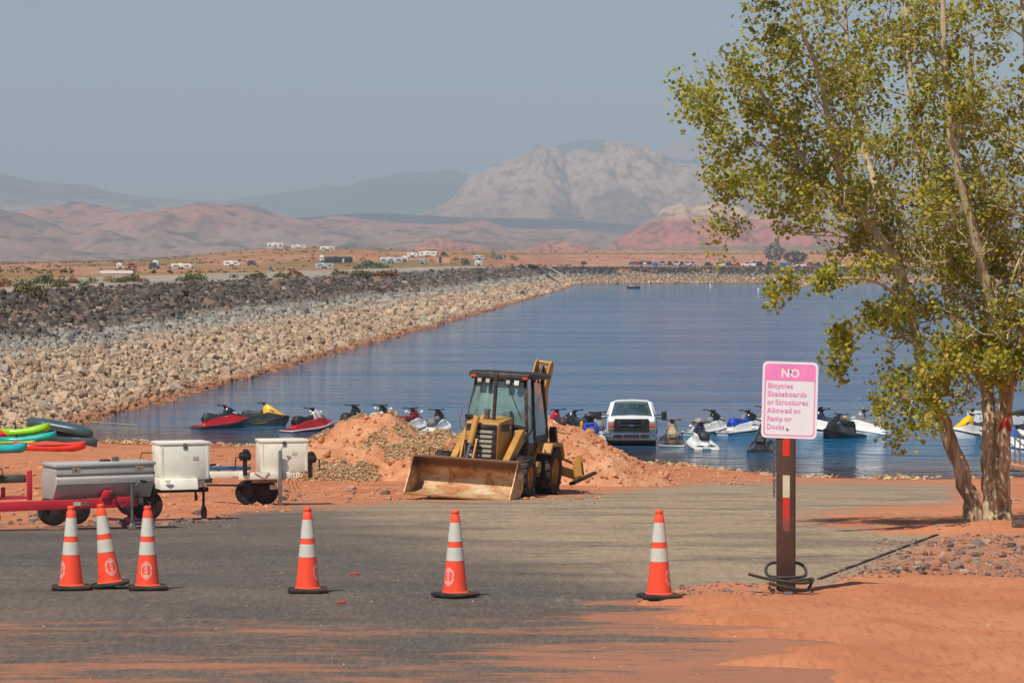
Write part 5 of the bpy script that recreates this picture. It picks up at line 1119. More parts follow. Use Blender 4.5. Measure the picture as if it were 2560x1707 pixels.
em = MB().lathe([(.0, .0), (.11, .0), (.11, .02), (.0, .03)], 20, (0, 0, 0), (0, -1, 0), cap=False); em.v = [(x, y-.06, z*.45+(gz0+gz1)/2+.0) for x, y, z in em.v]; em.build('emblem', pm('blue_emblem', S(60, 84, 130), .3, .4), gr_, smooth=40)
V, Fs = text2d('Ford', .075, bold=.001); MB().add([(x, -.094, z*.75+(gz0+gz1)/2-.018) for x, z, *_ in V], Fs).build('emblem_lettering', CHROME, gr_)
HL = pm('headlamp', S(150, 150, 138), .12, .3, var=.2, scale=14); AMB = pm('amber_lamp', S(206, 82, 60), .25, var=.1)
for s in (-1, 1):
    h = MB().box((s*.82, .0, .79+zo), (.235, .1, .38)).build('headlight', HL, T, bevel=.02); MB().box((s*.82, -.055, .80+zo), (.21, .02, .11)).build('turn_lamp', AMB, h, bevel=.01)
    MB().box((s*.82, -.053, .93+zo), (.20, .015, .10)).build('side_lamp', pm('lamp_beige', S(190, 170, 146), .2), h, bevel=.01)
    MB().bar((s*.9, 1.45, 1.20+zo), (s*1.22, 1.38, 1.23+zo), .035, .04).bar((s*.92, 1.45, 1.1+zo), (s*1.22, 1.38, 1.07+zo), .035, .04).build('mirror_arm', BLKPL, T); MB().box((s*1.30, 1.36, 1.19+zo), (.21, .12, .34)).build('wing_mirror', BLKPL, T, bevel=.03)
    for yy in (.75, 4.5): wheel(T, (s*.84, yy, .36), .38, .25, rim=GREYM)
    MB().prism([(.3, .5), (.35, .78), (.55, .92), (.95, .92), (1.15, .78), (1.2, .5)], s*1.0, s*.7, 'x').build('wheel_well', BLKPL, T)
BCH = pm('bumper_chrome', S(150, 153, 160), .2, .95, var=.05)
poly = [(-.99, .27+zo), (-1.0, .50+zo), (-.97, .535+zo), (.97, .535+zo), (1.0, .50+zo), (.99, .27+zo), (.9, .225+zo), (-.9, .225+zo)]
bmp = MB().loft([[(x, -.2+.1*abs(x)**4, z) for x, z in poly], [(x, -.13+.1*abs(x)**4, z) for x, z in poly]]).build('bumper', BCH, T, bevel=.02)
for x0, x1 in ((-.72, -.38), (-.33, .31), (.36, .72)): MB().prism(rrect(x1-x0, .125, .04, 3, (x0+x1)/2, .385+zo), -.208, -.19, 'y').build('bumper_slot', BLKPL, bmp)
MB().box((0, .1, .2+zo), (1.5, .3, .14)).build('air_dam', BLKPL, T); MB().box((0, 2.8, .5), (1.6, 5.2, .25)).build('chassis', BLKPL, T)
MB().tube(smoothpts([(.98, 1.2, 1.3), (1.02, 1.2, 1.0), (1.03, 1.1, .75), (.99, 1.05, .7)]), .012, 5).build('aerial_cable', BLKPL, T)
# ------------------------------------------------------------------ cottonwood tree
g = N('cottonwood_bark'); pos = g.geo().outputs['Position']; rr_ = g.attr('rad')
w1 = g.noise(g.mapv(pos, (9, 9, 1.3)), 1., 6, .6, .5); w2 = g.noise(g.mapv(pos, (26, 26, 5)), 1., 4, .6)
old = g.mix(g.rng(w1, .36, .6), S(132, 112, 90), S(208, 186, 154)); old = g.mix(g.rng(w2, .3, .6, .35, 0), old, S(100, 82, 66))
young = g.mix(g.rng(w2, .3, .7), S(176, 160, 132), S(206, 192, 164))
BARK = g.bsdf(g.mix(g.rng(rr_, .035, .13), young, old), .9, 0, g.bump(g.math('ADD', w1, g.math('MULTIPLY', w2, .4)), .9, .05), Specular_IOR_Level=.15)
g = N('cottonwood_leaf'); ge = g.geo(); rnd = g.math('FRACT', g.math('ADD', ge.outputs['Random Per Island'], g.n('ObjectInfo').outputs['Random']))
lc = g.ramp(rnd, [(0, S(112, 122, 42)), (.3, S(150, 154, 52)), (.62, S(182, 178, 64)), (.88, S(208, 196, 84)), (.955, S(206, 164, 44)), (1., S(188, 112, 38))])
bs = g.n('BsdfPrincipled'); g.set(bs.inputs['Base Color'], lc); bs.inputs['Roughness'].default_value = .5
tl = g.n('BsdfTranslucent'); g.set(tl.inputs[0], g.mix(.35, lc, S(190, 190, 40))); mx = g.n('MixShader'); mx.inputs[0].default_value = .55
g.t.links.new(bs.outputs[0], mx.inputs[1]); g.t.links.new(tl.outputs[0], mx.inputs[2]); g.t.links.new(mx.outputs[0], g.o.inputs[0]); LEAF = g.m
tb_ = G(2470, 1326); TX, TY, TZ = tb_.x, tb_.y, tb_.z
tree = empty('cottonwood_tree', (0, 0, 0)); tag(tree, 'tall multi-stemmed cottonwood with yellow-green leaves and pale bark, right of the sign', 'tree')
KD = F/TY
def tp(px, py, dy=0.):
    D = TY+dy; return Vector(((px-HX)/F*TY*(1+.0*dy), D, CAMZ-(py-HY)/F*TY))
rt = random.Random(5)
segs = []       # (points, radii)
tips = []       # (pos, dir) places for leaf sprays
def limb(pts, r0, r1, lev=1):
    p = smoothpts(pts, 3); n = len(p); rad = [r0+(r1-r0)*(i/(n-1))**.8 for i in range(n)]
    p = [q+Vector((rt.gauss(0, 1), rt.gauss(0, 1), rt.gauss(0, .5)))*rad[i]*.12 for i, q in enumerate(p)]
    segs.append((p, rad)); return p, rad
def twig(o, d, L, r, lev):
    n = 5 if lev < 2 else 4; p = [o]; dd = d.normalized()
    for i in range(n):
        dd = (dd+Vector((rt.gauss(0, .16), rt.gauss(0, .16), rt.gauss(.03, .13)))).normalized(); p.append(p[-1]+dd*L/n)
    segs.append((p, [r*(1-.75*i/n) for i in range(n+1)]))
    if lev >= 2:
        for i in range(1, n+1): tips.append((p[i], dd, lev))
        return
    if lev == 1: tips.append((p[-1], dd, lev)); tips.append((p[-2], dd, lev))
    k = 4
    for j in range(k):
        i = rt.randint(1, n); az = rt.uniform(0, 6.283); side = dd.orthogonal().normalized(); side.rotate(Matrix.Rotation(az, 3, dd))
        twig(p[i], dd*rt.uniform(.55, 1.)+side*rt.uniform(.45, .95), L*rt.uniform(.45, .72), r*.6, lev+1)
def clothe(p, rad, t0, n, L, out=None, dens=1.):
    m = len(p)
    for j in range(int(n*dens)):
        t = t0+(1-t0)*(j+rt.random())/n; i = min(m-2, int(t*(m-1))); d = (p[i+1]-p[i]).normalized(); side = d.orthogonal().normalized(); side.rotate(Matrix.Rotation(rt.uniform(0, 6.283), 3, d))
        if side.z < -.3 and rt.random() < .6: side.z *= -.6
        twig(p[i], d*rt.uniform(.25, .9)+side*rt.uniform(.6, 1.), L*rt.uniform(.6, 1.15)*(1-.35*t), max(.008, rad[i]*.36), 0)
# trunks: one leaning left, a pair going up
A1, ar = limb([tp(2440, 1335), tp(2425, 1240), tp(2375, 1100), tp(2335, 1010), tp(2300, 880, .1), tp(2275, 760, .1), tp(2240, 640, -.1), tp(2130, 520, -.4), tp(2010, 420, -.6), tp(1930, 310, -.9), tp(1880, 220, -1.)], .155, .022)
A2, _a = limb([tp(2268, 740, .1), tp(2225, 600, .5), tp(2205, 460, .9), tp(2160, 300, 1.2), tp(2140, 120, 1.3), tp(2130, -60, 1.3)], .10, .022)
A3, _b = limb([tp(2120, 512, -.4), tp(2060, 360, -1.), tp(2030, 200, -1.5), tp(1960, 60, -1.9), tp(1930, -60, -2.)], .065, .018)
A4, _c = limb([tp(2050, 470, -.6), tp(1930, 380, -.2), tp(1850, 330, .2), tp(1800, 290, .4)], .04, .01)
A5, _d = limb([tp(2225, 640, 0), tp(2110, 560, .8), tp(1980, 520, 1.4), tp(1910, 495, 1.8), tp(1860, 480, 2.)], .05, .012)
B1, br = limb([tp(2480, 1335), tp(2476, 1240), tp(2474, 1120), tp(2476, 1020), tp(2452, 900, .3), tp(2380, 760, .6), tp(2370, 600, .9), tp(2330, 420, 1.1), tp(2300, 220, 1.2), tp(2290, 0, 1.3), tp(2280, -140, 1.3)], .15, .035)
B2, _e = limb([tp(2502, 1335), tp(2503, 1220, -.08), tp(2502, 1090, -.12), tp(2510, 980, -.2), tp(2500, 860, -.6), tp(2440, 700, -1.), tp(2400, 560, -1.2), tp(2350, 380, -1.4), tp(2330, 180, -1.5), tp(2320, -80, -1.6)], .16, .035)
B3, _f = limb([tp(2510, 960, -.3), tp(2560, 840, -.5), tp(2580, 640, -.9), tp(2545, 430, -1.1), tp(2540, 200, -1.2), tp(2520, -80, -1.3)], .15, .035)
B4, _g = limb([tp(2450, 930, .2), tp(2490, 760, .9), tp(2510, 560, 1.6), tp(2470, 340, 2.), tp(2480, 60, 2.2)], .10, .03)
B5, _h = limb([tp(2570, 800, -.5), tp(2680, 640, -.4), tp(2750, 420, -.2), tp(2780, 150, 0)], .1, .03)
A6, _i = limb([tp(2290, 830, .1), tp(2220, 720, -1.0), tp(2120, 690, -1.6), tp(2010, 700, -1.9), tp(1925, 735, -2.)], .035, .008)
A7, _j = limb([tp(2330, 990, 0), tp(2370, 930, -.6), tp(2420, 900, -1.2), tp(2460, 930, -1.5)], .03, .01)
A8, _k = limb([tp(2275, 770, .1), tp(2200, 800, -.8), tp(2130, 830, -1.3), tp(2090, 880, -1.5)], .03, .008)
limb([tp(2420, 1345, -.1), tp(2405, 1352, -.25)], .14, .05)
for p, rad, t0, n, L in ((A1, ar, .50, 22, 1.25), (A2, _a, .15, 20, 1.25), (A3, _b, .15, 16, 1.15), (A4, _c, .15, 12, .9), (A5, _d, .15, 13, .95), (B1, br, .36, 24, 1.3), (B2, _e, .38, 26, 1.3), (B3, _f, .15, 22, 1.3), (B4, _g, .2, 18, 1.3), (B5, _h, .2, 15, 1.4), (A6, _i, .3, 6, .5), (A7, _j, .2, 8, .6), (A8, _k, .2, 7, .5)):
    clothe(p, rad, t0, n, L)
for q in ([tp(2325, 985, 0), tp(2290, 960, -.5), tp(2265, 985, -.9), tp(2250, 1030, -1.1)], [tp(2512, 960, -.2), tp(2560, 920, -.6), tp(2600, 960, -.9), tp(2620, 1010, -1.)]):
    p_, r_ = limb(q, .03, .008); clothe(p_, r_, .15, 11, .6)
clothe(A1, ar, .36, 9, .8); clothe(B1, br, .30, 8, .8); clothe(B2, _e, .32, 9, .8)
# bark mesh: trunk (thick limbs) and branch mass
def limbs_mesh(name, ss_, nside):
    m = MB(); rads = []
    for p, rad in ss_:
        k = nside(rad[0]); b0 = len(m.v); m.tube(p, rad, k, cap=True)
        if k >= 10:
            for i, c_ in enumerate(p):
                for j in range(k):
                    q = Vector(m.v[b0+i*k+j]); f_ = 1+.26*(float(vn(j*(.55 if k < 20 else .8), c_.z*1.1+i*0, 3))-.5)+.16*(float(vn(j*1.7, c_.z*4, 9))-.5); m.v[b0+i*k+j] = tuple(c_+(q-c_)*f_)
        for r in rad: rads += [r]*k
    me = bpy.data.meshes.new(name); me.from_pydata(m.v, [], m.f); me.update(); attr(me, 'rad', rads); me.polygons.foreach_set('use_smooth', [True]*len(me.polygons)); me.materials.append(BARK); return me
flare = []
for p, rad in (segs[0], segs[5], segs[6]):
    n = len(p)
    for i in range(n):
        h = p[i].z-TZ
        if h < .55: rad[i] *= 1+.55*(1-max(h, 0)/.55)**2
limbs_ = [0, 5, 6]; big = [i for i in range(len(segs)) if i < 14 and i not in limbs_]; small = [i for i in range(14, len(segs))]
trunks = [link('trunk', limbs_mesh('trunk', [segs[i]], lambda r: 24), None, tree) for i in limbs_]
for i in big: link('limb', limbs_mesh('limb', [segs[i]], lambda r: 10), None, tree)
crown = link('crown', limbs_mesh('crown', [segs[i] for i in small], lambda r: 5 if r > .012 else 3), None, tree); crown['kind'] = 'stuff'
# leaves
LV = np.array([(0, 0, 0), (.5, .42, .08), (.36, .78, .02), (0, 1.12, -.14), (-.36, .78, .02), (-.5, .42, .08), (0, .5, -.03)]); LF = np.array([(0, 1, 6), (1, 2, 6), (2, 3, 6), (3, 4, 6), (4, 5, 6), (5, 0, 6)])
nt_ = np.random.default_rng(11); O = []; Sz = []
for p, d, lev in tips:
    k = nt_.poisson(2.15 if lev >= 2 else 1.6)
    for _ in range(k):
        O.append(np.array(p)+nt_.normal(0, .085, 3)); Sz.append(nt_.uniform(.048, .084))
O = np.array(O); Sz = np.array(Sz); n = len(O)
az = nt_.uniform(0, 2*np.pi, n); tilt = np.clip(nt_.normal(1.25, .5, n), .1, 2.6); roll = nt_.uniform(-1.2, 1.2, n)
def leafmats(az, tilt, roll):
    ca, sa = np.cos(az), np.sin(az); ct, st = np.cos(tilt), np.sin(tilt); cr, sr = np.cos(roll), np.sin(roll)
    yv = np.stack([ca*st*0+ca*np.abs(st)*.8, sa*np.abs(st)*.8, -np.abs(ct)-.35], -1); yv /= np.linalg.norm(yv, axis=1)[:, None]
    xv = np.stack([-sa, ca, 0*sa], -1); zv = np.cross(xv, yv); x2 = xv*cr[:, None]+zv*sr[:, None]; z2 = np.cross(x2, yv); return np.stack([x2, yv, z2], -1)
M_ = leafmats(az, tilt, roll)
px_ = HX+O[:, 0]/O[:, 1]*F; py_ = HY+(CAMZ-O[:, 2])/O[:, 1]*F
vis = (px_ > 20) & (px_ < 2540) & (py_ > 10); sco = np.where(vis, Sz*np.abs(M_[:, 1, 2])-O[:, 1]*.02, -9); ti = np.argsort(-sco)[:300]; rest = np.setdiff1d(np.arange(n), ti)
V = np.einsum('nij,kj->nki', M_[rest], LV)*Sz[rest][:, None, None]+O[rest][:, None, :]
me = npmesh('foliage', V.reshape(-1, 3), (LF[None]+(np.arange(len(rest))*7)[:, None, None]).reshape(-1, 3)); me.materials.append(LEAF)
fo = link('foliage', me, None, tree); fo['kind'] = 'stuff'
lme = npmesh('leaf', LV, LF); lme.materials.append(LEAF)
for i in ti:
    o = link('leaf', lme, None, crown); m4 = Matrix([[*M_[i][0], 0], [*M_[i][1], 0], [*M_[i][2], 0], [0, 0, 0, 1]]); o.matrix_local = Matrix.Translation(O[i]) @ m4 @ Matrix.Diagonal((Sz[i], Sz[i], Sz[i], 1))
print('leaves', n, 'twigs', len(small))
# sprayed red cross on the right-hand trunk
SPR = pm('red_spray', S(196, 28, 40), .7, var=.25, scale=18)
cc_ = tp(2492, 1052, -.3); ccx = cc_+Vector((0, -.2, 0))
best = min(zip(segs[6][0], segs[6][1]), key=lambda q: abs(q[0].z-cc_.z)); c0, r0 = best
m = MB()
for s in (-1, 1):
    V = []
    for k in range(9):
        t = k/8*2-1; u = s*t*.10; zz = cc_.z+t*.15
        for q in (-1, 1):
            uu = u+q*.018; an = -math.pi/2+uu/r0+R(-14); V.append((c0.x+(r0*1.17)*math.cos(an), c0.y+(r0*1.17)*math.sin(an), zz-q*s*.012))
    m.add(V, [(2*k, 2*k+1, 2*k+3, 2*k+2) for k in range(8)])
m.build('red_cross', SPR, trunks[2])
# ------------------------------------------------------------------ far shore: campers, cars, bushes
def fdep(px, row, lo=560, hi=2300):
    D = np.arange(lo, hi, 4.); x = (px-HX)/F*D; z = desert(x, D); r = HY+(CAMZ-z)/D*F
    k = np.where(r <= row)[0]; i = k[0] if len(k) else len(D)-1; return float(D[i]), float(z[i])
def far_loc(px, row, lo=560, hi=2300):
    D, z = fdep(px, row, lo, hi); return Vector(((px-HX)/F*D, D, z)), D
WIN = pm('dark_window', S(52, 58, 62), .2, var=.15)
def camper(px, row, wpx, hpx, col, label, stripe=None, style='box', name='camper_trailer', lo=900):
    q, D = far_loc(px, row, lo); L = wpx*D/F; H = max(hpx*D/F, 1.6); r = empty(name, (q.x, q.y, q.z), R(random.uniform(-12, 12))); tag(r, label, 'camper', 'campers on the far desert')
    mt = pm('camper_%d_%d_%d' % tuple(int(c*255) for c in col), col, .5, var=.06, scale=.6); b0 = .35*H/3
    pr = [(-L/2, b0), (-L/2, H*.96), (-L/2+.15, H), (L/2-.7 if style == 'slope' else L/2-.15, H), (L/2, H*.62 if style == 'slope' else H*.96), (L/2, b0)]
    MB().prism(pr, -1.2, 1.2, 'y').build('body', mt, r, bevel=.06)
    if stripe: MB().box((0, -1.215, H*.38), (L*.96, .02, H*.14)).build('stripe', pm('stripe_%d' % int(stripe[0]*999), stripe, .5), r)
    n = max(2, int(L/2.2))
    for k in range(n): MB().box((-L/2+L*(k+.5)/n, -1.22, H*.66), (L/n*.5, .03, H*.2)).build('window', WIN, r)
    MB().box((L*.18, -1.225, H*.48), (.65, .02, H*.62)).build('door', pm('camper_door', S(190, 188, 182), .5), r)
    for k in (-.08, .06): MB().cyl((L*k, -1.1, .35), (L*k, -1.28, .35), .34, n=10).build('wheel', TYRE, r)
    MB().box((-L*.1, 0, H+.1), (.9, .7, .22)).build('roof_vent', mt, r)
    return r
CW_, CC = S(226, 226, 222), S(222, 212, 186)
camper(601, 621, 53, 11, S(196, 200, 196), 'long pale camper leftmost on the hilltop', S(90, 90, 84)); camper(649, 621, 13, 7, CW_, 'tiny camper between the two larger hilltop campers')
camper(690, 623, 42, 15, S(212, 212, 206), 'tall white camper standing highest on the hilltop', S(110, 104, 96)); camper(746, 622, 34, 9, CW_, 'low white camper right of the tall hilltop one'); camper(818, 628, 36, 11, CW_, 'white camper rightmost on the hilltop', S(60, 66, 70))
camper(579, 666, 40, 13, CW_, 'white camper at the foot of the orange hill', None, 'slope'); camper(456, 676, 53, 14, CC, 'cream camper trailer by the dam road', S(140, 110, 80), 'slope'); camper(300, 673, 18, 13, CW_, 'small white camper left of the red car', None, 'slope'); camper(389, 664, 14, 9, CW_, 'little white camper behind the dark car')
camper(846, 659, 70, 17, S(34, 36, 40), 'long black trailer behind a lorry cab'); camper(806, 656, 13, 16, CW_, 'white lorry cab in front of the black trailer', None, 'slope'); camper(812, 672, 46, 8, S(176, 180, 182), 'low silver trailer near the dam road')
camper(979, 659, 58, 15, S(196, 200, 200), 'striped grey and white camper beside the green bush', S(70, 84, 96)); camper(1014, 653, 16, 11, CW_, 'short white trailer behind the striped camper'); camper(1032, 643, 26, 9, CW_, 'low white camper left of the long white one', None, 'slope'); camper(1071, 642, 45, 13, CW_, 'long white camper in the middle of the campground'); camper(1057, 660, 20, 12, S(150, 160, 156), 'dark-windowed truck camper below the long white one', None, 'slope')
camper(1197, 650, 28, 9, S(190, 194, 196), 'grey camper left of the small dark tree', None, 'slope'); camper(1196, 665, 18, 12, CW_, 'square white camper near the end of the dam'); camper(1253, 648, 24, 11, S(110, 116, 120), 'dark grey camper right of the small dark tree')
def car(px, row, wpx, col, label, style='car', grp='cars parked across the lake', lo=1060, hi=2300, name='parked_car', cat='car'):
    q, D = far_loc(px, row, lo, hi); L = max(wpx*D/F, 2.2); k = min(1, L/4.6); r = empty(name, (q.x, q.y, q.z), R(random.uniform(-8, 8))); tag(r, label, cat, grp)
    mt = pm('carpaint_%d_%d_%d' % tuple(int(c*255) for c in col), col, .3, var=.05); h = 1.0; ht = 1.65 if style != 'suv' else 1.85
    if style == 'box':
        MB().box((0, 0, .75), (L, 1.2, 1.5), top=(.94, .94)).build('cabin', mt, r, bevel=.05); MB().box((0, -.61, .72), (L*.6, .03, 1.2)).build('door', mt, r); return r
    if style == 'front': MB().box((0, 0, .75), (L, 4.2, .8)).build('body', mt, r, bevel=.12); MB().box((0, .5, 1.4), (L*.86, 2.2, .7), top=(.8, .8)).build('glasshouse', WIN, r, bevel=.08); return r
    MB().prism([(-L/2, .35), (-L/2, .9), (-L*.36, h), (L*.3, h), (L/2, .8), (L/2, .35)], -.9, .9, 'y').build('body', mt, r, bevel=.1)
    c0, c1 = (-.1, .26) if style == 'pickup' else (-.42, .24)
    MB().prism([(L*c0, h), (L*(c0+.06), ht), (L*(c1-.12), ht), (L*c1, h)], -.8, .8, 'y').build('glasshouse', WIN, r, bevel=.06); MB().box((L*(c0+c1-.06)/2, 0, ht+.02), (L*(c1-c0-.2), 1.5, .07)).build('roof', mt, r, bevel=.03)
    for s in (-.32, .3): MB().cyl((L*s, -.75, .34), (L*s, -.94, .34), .34, n=12).build('wheel', TYRE, r)
    return r
W_, B_, N_, R_, S_, BLU = S(222, 222, 220), S(28, 30, 34), S(34, 44, 66), S(168, 34, 34), S(150, 154, 158), S(36, 80, 150)
for px, row, wp, col, st, lb in ((1459, 664, 12, N_, 'front', 'lone dark car nearest the end of the dam'), (1578, 664, 9, BLU, 'front', 'blue car leftmost in the far car park'), (1588, 664, 7, R_, 'front', 'small red car second from left in the far car park'), (1602, 664, 10, B_, 'front', 'black car third from left in the far car park'), (1613, 664, 8, W_, 'front', 'white car fourth from left in the far car park'), (1623, 664, 8, N_, 'front', 'navy car fifth from left in the far car park'),
        (1658, 665, 20, S_, 'suv', 'grey van right of the lone blue cabin'), (1676, 665, 15, B_, 'suv', 'black car right of the grey van'), (1692, 665, 16, W_, 'suv', 'white car before the dark one in mid row'), (1706, 665, 11, N_, 'car', 'navy car tucked between two white ones'), (1719, 665, 16, W_, 'car', 'white car in the middle of the far row'), (1734, 666, 13, S_, 'car', 'silver car before the gap in the far row'),
        (1772, 667, 22, B_, 'car', 'black saloon alone after the gap'), (1800, 667, 26, W_, 'car', 'white saloon right of the black saloon'), (1824, 667, 22, N_, 'suv', 'navy car left of the red pickup'), (1843, 667, 18, R_, 'pickup', 'red pickup in the far car park'), (1866, 667, 28, W_, 'pickup', 'large white pickup in the far car park'), (1886, 667, 10, W_, 'front', 'small white car right of the large white pickup'), (1901, 668, 22, B_, 'suv', 'black car left of the long dark van'), (1928, 668, 26, S(40, 52, 54), 'suv', 'long dark van left of the two blue cabins'),
        (2003, 668, 26, W_, 'car', 'white car in front of the far trees'), (2026, 668, 8, R_, 'front', 'small red car right of the far trees'), (2046, 669, 24, B_, 'suv', 'black car near the tree leaves'), (2082, 669, 12, B_, 'front', 'dark car left of the last white cars'), (2094, 669, 9, W_, 'front', 'white car seen through the leaf edge'), (2105, 669, 14, W_, 'pickup', 'white pickup at the leaf edge'),
        (332, 672, 24, R_, 'car', 'red car between the small campers'), (386, 675, 30, S(62, 68, 78), 'suv', 'dark blue-grey car left of the cream camper'), (1111, 642, 18, B_, 'suv', 'black car right of the long white camper'), (1166, 664, 14, N_, 'car', 'navy car between bushes in the campground'), (630, 665, 24, S(70, 62, 58), 'car', 'dark car right of the white camper below the hill')):
    car(px, row, wp, col, lb, st, lo=900 if px < 1300 else 1060, grp='cars parked across the lake' if px > 1300 else 'cars in the far campground')
for px, lb in ((1639, 'lone blue portable cabin in the far car park'), (1956, 'left one of two blue portable cabins'), (1971, 'right one of two blue portable cabins')): car(px, 667, 8, S(34, 92, 160), lb, 'box', 'blue portable cabins', name='portable_cabin', cat='cabin')
q, D = far_loc(1108, 658, 900); bd = empty('toilet_block', tuple(q)); tag(bd, 'small pink flat-roofed block in the campground', 'building'); w_ = 35*D/F
MB().box((0, 0, 1.2), (w_, 3.5, 2.4)).build('wall', pm('pink_stucco', S(206, 150, 128), .9, var=.06, scale=.5), bd); MB().box((0, 0, 2.5), (w_+.4, 3.9, .2)).build('roof', pm('pink_roof', S(178, 128, 108), .9), bd); MB().box((-w_*.2, -1.76, 1.), (.9, .03, 2)).build('door', WIN, bd)
q, D = far_loc(217, 692, 560); wl = MB().box((0, 0, .75), (63*D/F, .5, 1.5)).build('block_wall', pm('pink_block', S(186, 146, 124), .9, var=.1, scale=.6), loc=tuple(q)); tag(wl, 'low pinkish wall beside the dam road at left', 'wall')
q, D = far_loc(291, 690, 560); wl = MB().box((0, 0, .55), (84*D/F, .5, .5)).box((0, .1, .15), (80*D/F, .4, .4)).build('white_barrier', pm('white_wall', S(226, 224, 216), .8, var=.05), loc=tuple(q)); tag(wl, 'long low white barrier beside the pinkish wall', 'wall')
q, D = far_loc(676, 682, 560); ub = empty('utility_box', tuple(q)); tag(ub, 'grey utility post standing beside the dam road', 'utility box'); MB().box((0, 0, .35), (.7, .6, .15)).box((0, 0, .12), (.5, .4, .3)).build('plinth', pm('concrete_plinth', S(180, 174, 160), .9), ub); MB().box((0, 0, .9), (.5, .4, 1.0)).build('cabinet', GREYM, ub, bevel=.03)
# pipe down the dam and a pale rail beside it
def dpt(y, t, dz=.35): x = float(Ldam(y))-t; return Vector((x, y, float(damz(t))+dz))
pp = empty('drain_pipe', tuple(dpt(851, 0, 0))); tag(pp, 'dark pipe running down the far end of the dam into the lake', 'pipe'); o0 = pp.location
pv_ = [Vector((13.6, 851, .15)), Vector((11.2, 880, 1.9)), Vector((8.8, 905, 3.7)), Vector((7.4, 922, 5.2))]
MB().tube(smoothpts([p-o0 for p in pv_]), .42, 10).build('slope_pipe', BLKPL, pp, smooth=50); MB().cyl(pv_[-1]-o0, Vector((4.9, 920, 5.6))-o0, .6, n=12).build('outlet_collar', BLKPL, pp, smooth=50)
tag(MB().tube([Vector((10.5, 946, 5.4)), Vector((14.5, 944, 3.2)), Vector((18.3, 942, .5))], .14, 6).build('slope_rail', pm('pale_rail', S(196, 176, 156), .7)), 'thin pale rail running down the rocks right of the dark pipe', 'rail')
# ------------------------------------------------------------------ bushes
def leafcloud(name, n, rad, size, seed, trunk=0.):
    r = np.random.default_rng(seed); u = r.normal(size=(n, 3)); u /= np.linalg.norm(u, axis=1)[:, None]; lob = 1+.35*np.sin(u[:, 0]*5+seed)*np.cos(u[:, 1]*4)
    c = u*np.array(rad)*(r.uniform(.35, 1, n)**.5*lob)[:, None]; c[:, 2] = np.abs(c[:, 2]) if not trunk else c[:, 2]+rad[2]+trunk
    a = r.normal(size=(n, 3)); a /= np.linalg.norm(a, axis=1)[:, None]; b = np.cross(a, r.normal(size=(n, 3))); b /= np.linalg.norm(b, axis=1)[:, None]; s = (size*r.uniform(.6, 1.4, n))[:, None]
    V = np.stack([c-a*s, c+b*s*.6, c+a*s, c-b*s*.6], 1).reshape(-1, 3); return npmesh(name, V, np.arange(4*n).reshape(-1, 4))
def bushmat(name, a, b):
    g = N(name); rnd = g.geo().outputs['Random Per Island']; return g.bsdf(g.ramp(rnd, [(0, sm(a, .7)), (.5, a), (1, b)]), .8, Specular_IOR_Level=.2)
BM1 = bushmat('olive_bush', S(104, 98, 58), S(140, 126, 78)); BM2 = bushmat('rust_bush', S(132, 92, 58), S(160, 116, 74)); BM3 = bushmat('green_bush', S(82, 96, 50), S(116, 124, 66)); BM4 = bushmat('dark_tree_leaves', S(58, 72, 50), S(86, 96, 66))
def bush(px, row, wpx, hpx, mt, label, lo=150, name='desert_bush', fixD=None, z0=None, grp='bushes along the dam crest', seed=1, cat='bush', tree_=False):
    if fixD: D = fixD; x = (px-HX)/F*D; z = z0 if z0 is not None else CAMZ-(row-HY)/F*D; q = Vector((x, D, z))
    else: q, D = far_loc(px, row, lo)
    w2, h2 = wpx*D/F/2, hpx*D/F; r = empty(name, tuple(q)); tag(r, label, cat, grp)
    me = leafcloud('foliage', int(300 if wpx < 40 else 620), (w2, w2*.8, h2*(.5 if tree_ else .9)), max(.10*w2, .06), seed, h2*.05 if tree_ else 0); link('foliage', me, mt, r)
    m = MB()
    for k in range(4): m.tube([(0, 0, -.1), (random.uniform(-.3, .3)*w2, random.uniform(-.3, .3)*w2, h2*.4), (random.uniform(-.6, .6)*w2, random.uniform(-.5, .5)*w2, h2*.75)], [.03*w2+.01, .02*w2+.005, .004], 4)
    m.build('stem', pm('bush_stem', S(96, 78, 58), .9), r); return r
ORD = 'first second third fourth fifth sixth seventh eighth ninth tenth eleventh twelfth thirteenth fourteenth fifteenth sixteenth seventeenth eighteenth nineteenth twentieth twenty-first twenty-second'.split()
mts = [BM1, BM2, BM3]; nm = ['olive', 'rust-brown', 'green']
for i, (px, row, wp, hp, k) in enumerate(((10, 722, 36, 24, 1), (60, 732, 46, 30, 0), (96, 742, 40, 28, 0), (112, 712, 44, 22, 2), (150, 722, 40, 24, 0), (182, 712, 30, 16, 1), (208, 722, 26, 18, 2), (228, 712, 26, 18, 0), (272, 708, 22, 16, 1), (300, 710, 30, 14, 0), (332, 708, 40, 20, 0), (362, 710, 24, 12, 1), (452, 706, 24, 14, 0), (484, 706, 46, 20, 2), (584, 698, 18, 10, 2), (640, 700, 40, 14, 0), (658, 697, 20, 12, 1), (702, 697, 30, 13, 0), (736, 695, 34, 17, 1), (848, 690, 36, 12, 0), (900, 689, 40, 12, 0), (968, 684, 46, 12, 1))):
    D = (CAMZ-5.3)*F/(row-2-HY); D = min(D, 420)
    bush(px, row, wp*1.35, hp*1.3, mts[k], '%s bush on the dam crest, %s from the left' % (nm[k], ORD[i]), fixD=D, z0=5.25, seed=i+3)
